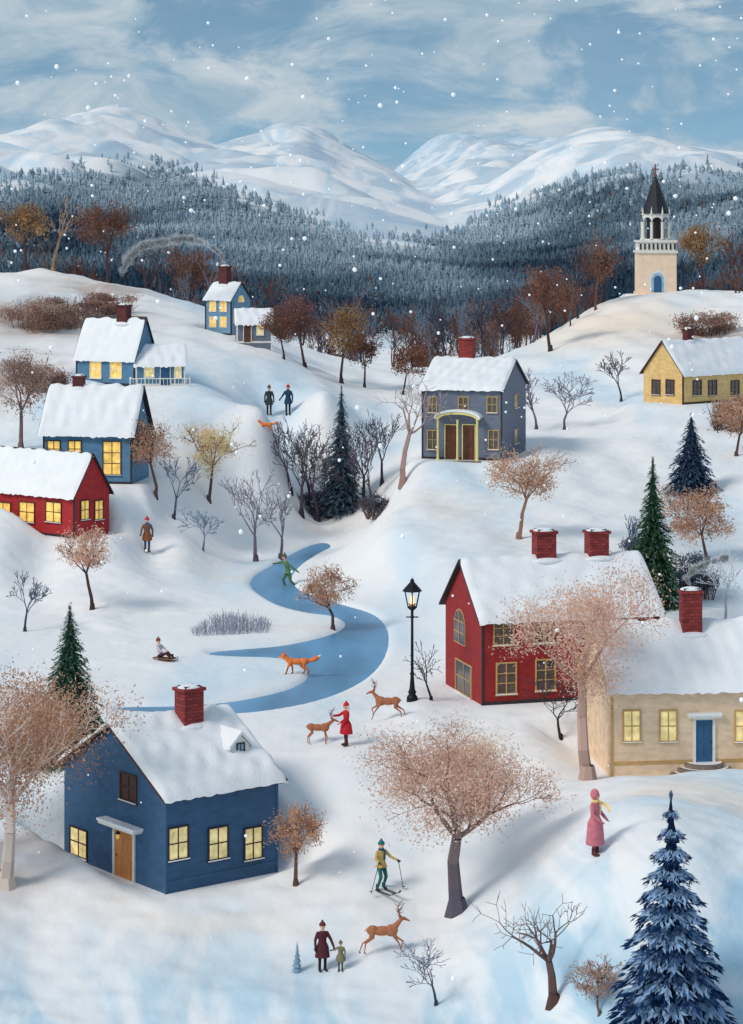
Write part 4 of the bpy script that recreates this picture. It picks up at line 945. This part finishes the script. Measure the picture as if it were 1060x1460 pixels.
# ------------------------------------------------------------ animals (face +x)
def deer(u,v,Y,wpx,yaw,seed,pose):
    p=place(u,v,Y); s=F/p.y; sc=wpx/s/1.38; r=empty('deer',p,math.radians(yaw),sc)
    dz=pose.get('z',0); hd=pose.get('head',(.74,1.28)); hx,hz=hd
    P=[('e',(-.38,0,.84+dz),(.22,.15,.18),0),('e',(-.05,0,.82+dz),(.34,.145,.165),0),('e',(.28,0,.82+dz),(.24,.16,.215),0),('e',(-.05,0,.74+dz),(.26,.10,.11),2),
       ('c',(.38,0,.92+dz),(hx-.13,0,hz-.06+dz),.125,.068,0),('c',(hx-.12,0,hz+dz),(hx+.02,0,hz-.02+dz),.075,.058,0),('c',(hx+.02,0,hz-.02+dz),(hx+.16,0,hz-.09+dz),.05,.034,0),('e',(hx+.185,0,hz-.095+dz),(.022,.026,.022),1),
       ('c',(-.58,0,.9+dz),(-.66,0,.82+dz),.035,.022,2)]
    for sg in(-1,1):
        P.append(('c',(hx-.15,sg*.05,hz+.05+dz),(hx-.24,sg*.15,hz+.11+dz),.03,.014,0))
    for i,(sg,kn,hk,ft) in enumerate(pose['hind']):
        P.append(('c',(-.40,sg*.07,.80+dz),(kn[0],sg*.09,kn[1]+dz),.115,.06,0)); P.append(('c',(kn[0],sg*.09,kn[1]+dz),(hk[0],sg*.09,hk[1]+dz),.055,.03,0))
        P.append(('c',(hk[0],sg*.09,hk[1]+dz),(ft[0],sg*.09,ft[1]+dz),.028,.02,0)); P.append(('c',(ft[0],sg*.09,ft[1]+dz),(ft[0]+.03,sg*.09,ft[1]-.03+dz),.024,.026,1))
    for i,(sg,el,kn,ft) in enumerate(pose['fore']):
        P.append(('c',(.30,sg*.08,.78+dz),(el[0],sg*.09,el[1]+dz),.09,.05,0)); P.append(('c',(el[0],sg*.09,el[1]+dz),(kn[0],sg*.09,kn[1]+dz),.046,.03,0))
        P.append(('c',(kn[0],sg*.09,kn[1]+dz),(ft[0],sg*.09,ft[1]+dz),.028,.02,0)); P.append(('c',(ft[0],sg*.09,ft[1]+dz),(ft[0]+.03,sg*.09,ft[1]-.03+dz),.024,.026,1))
    fuse('body',P,[mat('deer_fur',C(176,112,80),.85,5,.15,.3,30),M_darkbrown,mat('deer_belly',C(205,160,130),.85,5,.1)],.017,r)
    b=MB()
    for sg in(-1,1):
        b.sphere((hx-.0,sg*.05,hz+.015+dz),.014,0,8,6)
        q=[(hx-.12,sg*.035,hz+.05+dz),(hx-.2,sg*.12,hz+.2+dz),(hx-.2,sg*.22,hz+.36+dz),(hx-.1,sg*.26,hz+.5+dz)]
        b.tubes(q[:-1],q[1:],[.022,.02,.016],[.02,.016,.009],1)
        for a,e in((q[1],(hx-.04,sg*.15,hz+.27+dz)),(q[2],(hx-.06,sg*.2,hz+.44+dz)),(q[2],(hx-.32,sg*.26,hz+.46+dz)),(q[3],(hx-.02,sg*.22,hz+.58+dz)),(q[1],(hx-.3,sg*.16,hz+.3+dz))): b.tubes([a],[e],[.016],[.007],1)
    b.obj('antlers_and_eyes',[M_iron,mat('antler',C(120,55,50),.6,5,.15)],r,True)
stand=dict(hind=[(-1,(-.30,.58),(-.48,.34),(-.44,.04)),(1,(-.34,.58),(-.56,.34),(-.56,.04))],fore=[(-1,(.32,.56),(.33,.33),(.33,.04)),(1,(.30,.56),(.40,.34),(.36,.04))],head=(.80,1.20))
leap=dict(z=.02,hind=[(-1,(-.46,.58),(-.74,.42),(-.86,.12)),(1,(-.36,.56),(-.62,.36),(-.66,.04))],fore=[(-1,(.46,.60),(.68,.46),(.60,.22)),(1,(.40,.56),(.56,.34),(.66,.06))],head=(.74,1.24))
deer(455,1060,86,40,-4,1,stand); deer(552,1026,89.5,44,180,2,leap); deer(547,1360,74,56,6,3,leap)
def fox(u,v,Y,wpx,yaw):
    p=place(u,v,Y); s=F/p.y; sc=wpx/s/1.5; r=empty('fox',p,math.radians(yaw),sc)
    P=[('e',(-.26,0,.47),(.19,.12,.13),0),('e',(0,0,.46),(.28,.115,.12),0),('e',(.25,0,.46),(.17,.125,.145),0),('e',(.34,0,.42),(.08,.09,.11),1),
       ('c',(.32,0,.52),(.46,0,.64),.10,.08,0),('e',(.50,0,.67),(.105,.10,.09),0),('c',(.55,0,.65),(.70,0,.60),.055,.02,0),('c',(.54,0,.61),(.66,0,.585),.05,.02,1),('e',(.715,0,.602),(.02,.02,.018),2)]
    for sg in(-1,1):
        P.append(('c',(.46,sg*.06,.73),(.44,sg*.085,.86),.04,.012,0))
        P.append(('c',(-.28,sg*.06,.44),(-.20-.05*sg,sg*.07,.28),.085,.05,0)); P.append(('c',(-.20-.05*sg,sg*.07,.28),(-.36-.07*sg,sg*.07,.16),.045,.03,0)); P.append(('c',(-.36-.07*sg,sg*.07,.16),(-.33-.08*sg,sg*.07,.03),.028,.026,2)); P.append(('c',(-.33-.08*sg,sg*.07,.025),(-.27-.08*sg,sg*.07,.02),.027,.024,2))
        P.append(('c',(.26,sg*.07,.42),(.26+.08*sg,sg*.07,.25),.065,.04,0)); P.append(('c',(.26+.08*sg,sg*.07,.25),(.28+.12*sg,sg*.07,.04),.034,.026,2)); P.append(('c',(.28+.12*sg,sg*.07,.025),(.34+.12*sg,sg*.07,.02),.027,.024,2))
    for a,c,ra,rb,m in(((-.42,0,.50),(-.58,0,.52),.05,.085,0),((-.58,0,.52),(-.74,0,.60),.085,.085,0),((-.74,0,.60),(-.88,0,.70),.075,.022,1)): P.append(('c',a,c,ra,rb,m))
    fuse('body',P,[mat('fox_fur',C(232,128,66),.85,6,.15,.3,30),mat('fox_white',C(240,225,210),.85,6,.05),mat('fox_paw',C(160,78,42),.85,6,.1)],.018,r)
    b=MB()
    for sg in(-1,1): b.sphere((.565,sg*.06,.69),.014,0,8,6)
    b.obj('eyes',[M_iron],r)
fox(424,961,98,58,180); fox(380,614,141,31,180)
# ------------------------------------------------------------ chimney smoke: thin translucent wisps
M_smoke=bpy.data.materials.new('vapour'); M_smoke.use_nodes=True
_n=M_smoke.node_tree.nodes; _l=M_smoke.node_tree.links; _n.remove(_n['Principled BSDF'])
_d=_n.new('ShaderNodeBsdfDiffuse'); _d.inputs['Color'].default_value=(.93,.95,.97,1); _t=_n.new('ShaderNodeBsdfTranslucent'); _t.inputs['Color'].default_value=(.93,.95,.97,1)
_m=_n.new('ShaderNodeMixShader'); _l.new(_d.outputs[0],_m.inputs[1]); _l.new(_t.outputs[0],_m.inputs[2]); _tr=_n.new('ShaderNodeBsdfTransparent'); _m2=_n.new('ShaderNodeMixShader'); _m2.inputs['Fac'].default_value=.10
_l.new(_tr.outputs[0],_m2.inputs[1]); _l.new(_m.outputs[0],_m2.inputs[2]); _l.new(_m2.outputs[0],_n['Material Output'].inputs['Surface'])
def smoke(name,pts,n,lsz):
    R=np.random.RandomState(4); W=np.array([((u-U0)/F*Y,Y,CZ-(vv-V0)/F*Y) for u,vv,Y,_ in pts]); rad=np.array([q[3] for q in pts])
    k=R.rand(n)**.8*(len(W)-1.001); i=k.astype(int); f=(k-i)[:,None]
    c=W[i]*(1-f)+W[i+1]*f; rr=(rad[i]*(1-f[:,0])+rad[i+1]*f[:,0])
    puff=.75+.3*np.sin(k*7.3)+.15*np.sin(k*17)
    d=R.normal(0,1,(n,3)); d/=np.linalg.norm(d,axis=1,keepdims=True); c=c+d*(R.rand(n,1)**.8)*(rr*puff)[:,None]
    e1=R.normal(0,1,(n,3)); e1/=np.linalg.norm(e1,axis=1,keepdims=True); e2=np.cross(e1,R.normal(0,1,(n,3))); e2/=np.linalg.norm(e2,axis=1,keepdims=True)
    s=(lsz*R.uniform(.5,1.5,n)*(.4+rr/rad.max()))[:,None,None]; ang=np.arange(8)*np.pi/4
    V=(c-W[0])[:,None]+s*(e1[:,None]*np.cos(ang)[None,:,None]+e2[:,None]*np.sin(ang)[None,:,None])
    b=MB(); b.add(V.reshape(-1,3),np.arange(8*n).reshape(n,8)); o=b.obj(name,[M_smoke]); o.location=W[0]
smoke('chimney_smoke',[(321,376,167,.06),(316,364,167,.14),(300,350,167,.3),(270,340,167,.5),(235,344,167,.55),(205,350,167,.5),(185,366,167,.45),(174,388,167,.3)],800,.17)
smoke('chimney_smoke',[(985,836,86,.05),(978,824,86,.12),(990,812,86,.18),(1012,803,86,.24),(1040,793,86,.3)],380,.09)
# ------------------------------------------------------------ falling snow
def flakes():
    R=np.random.RandomState(21); b=MB()
    for i in range(820):
        Y=R.uniform(60,260); X=R.uniform(-.16,.16)*Y; z=CZ+Y*(R.uniform(-.15,.085) if R.rand()<.68 else R.uniform(-.32,-.15)); rr=R.choice([.00034,.0005,.00068,.00095],p=[.5,.28,.16,.06])*Y
        b.sphere((X,Y,z),(rr,rr,rr*R.uniform(.85,1.1)),0,7,5)
    b.obj('falling_snow',[mat('snowflake',(.9,.92,.95),.8,2,0,emit=.2)],None,True)
flakes()
# ------------------------------------------------------------ world, sun, camera
el=math.radians(40); sd=Vector((-.72,-.55,0)).normalized(); sdir=Vector((sd.x*math.cos(el),sd.y*math.cos(el),math.sin(el)))
w=bpy.data.worlds.new('World'); scene.world=w; w.use_nodes=True; nt=w.node_tree; N=nt.nodes; L=nt.links; bg=N['Background']; out=N['World Output']
tc=N.new('ShaderNodeTexCoord'); sky=N.new('ShaderNodeTexSky'); sky.sky_type='NISHITA'; sky.sun_disc=False; sky.sun_elevation=el; sky.sun_rotation=math.atan2(sd.x,sd.y)%(2*math.pi)
mp=N.new('ShaderNodeMapping'); mp.inputs['Scale'].default_value=(1,1,2.2); mp.inputs['Location'].default_value=(0,0,.25); L.new(tc.outputs['Generated'],mp.inputs[0]); L.new(mp.outputs[0],sky.inputs['Vector'])
vm=N.new('ShaderNodeVectorMath'); vm.operation='MULTIPLY'; vm.inputs[1].default_value=(.90,1.16,1.06); L.new(sky.outputs[0],vm.inputs[0])
L.new(vm.outputs[0],bg.inputs['Color']); bg.inputs['Strength'].default_value=.13
bg2=N.new('ShaderNodeBackground'); bg2.inputs['Strength'].default_value=.80
def wn(sc,st,loc,det=6,dist=.3,ro=.55):
    m=N.new('ShaderNodeMapping'); m.inputs['Scale'].default_value=st; m.inputs['Location'].default_value=loc; L.new(tc.outputs['Generated'],m.inputs[0])
    z=N.new('ShaderNodeTexNoise'); z.inputs['Scale'].default_value=sc; z.inputs['Detail'].default_value=det; z.inputs['Distortion'].default_value=dist; z.inputs['Roughness'].default_value=ro; L.new(m.outputs[0],z.inputs['Vector']); return z.outputs['Fac']
mr=N.new('ShaderNodeMapRange'); mr.interpolation_type='SMOOTHSTEP'; mr.inputs['From Min'].default_value=.41; mr.inputs['From Max'].default_value=.56; L.new(wn(13,(1,1,2.4),(.13,0,.62),6,.5,.62),mr.inputs['Value'])
cr=N.new('ShaderNodeMix'); cr.data_type='RGBA'; cr.inputs[6].default_value=(.42,.59,.72,1); cr.inputs[7].default_value=(.80,.87,.91,1)
mr2=N.new('ShaderNodeMapRange'); mr2.inputs['From Min'].default_value=.40; mr2.inputs['From Max'].default_value=.70; L.new(wn(22,(1,1,2.2),(0,.2,.4),6,.6,.62),mr2.inputs['Value']); L.new(mr2.outputs[0],cr.inputs['Factor']); L.new(cr.outputs[2],bg2.inputs['Color'])
ms=N.new('ShaderNodeMixShader')
mf=N.new('ShaderNodeMath'); mf.operation='MULTIPLY_ADD'; mf.inputs[1].default_value=.74; mf.inputs[2].default_value=.18; L.new(mr.outputs[0],mf.inputs[0]); L.new(mf.outputs[0],ms.inputs['Fac']); L.new(bg.outputs[0],ms.inputs[1]); L.new(bg2.outputs[0],ms.inputs[2]); L.new(ms.outputs[0],out.inputs['Surface'])
w.cycles.sampling_method='MANUAL'; w.cycles.sample_map_resolution=256
sl=bpy.data.lights.new('sun','SUN'); sl.energy=2.0; sl.angle=math.radians(18); sl.color=(1,.92,.82); so=bpy.data.objects.new('sun',sl); scene.collection.objects.link(so); so.rotation_euler=(-sdir).to_track_quat('-Z','Y').to_euler()
cam=bpy.data.cameras.new('camera'); co=bpy.data.objects.new('camera',cam); scene.collection.objects.link(co); co.location=(0,0,CZ); co.rotation_euler=(math.pi/2,0,0)
cam.sensor_fit='AUTO'; cam.sensor_width=36; cam.lens=F/1460*36; cam.shift_y=-430/1460; cam.clip_end=9000; cam.clip_start=.5
scene.camera=co
scene.view_settings.view_transform='Standard'; scene.view_settings.look='None'; scene.view_settings.exposure=0
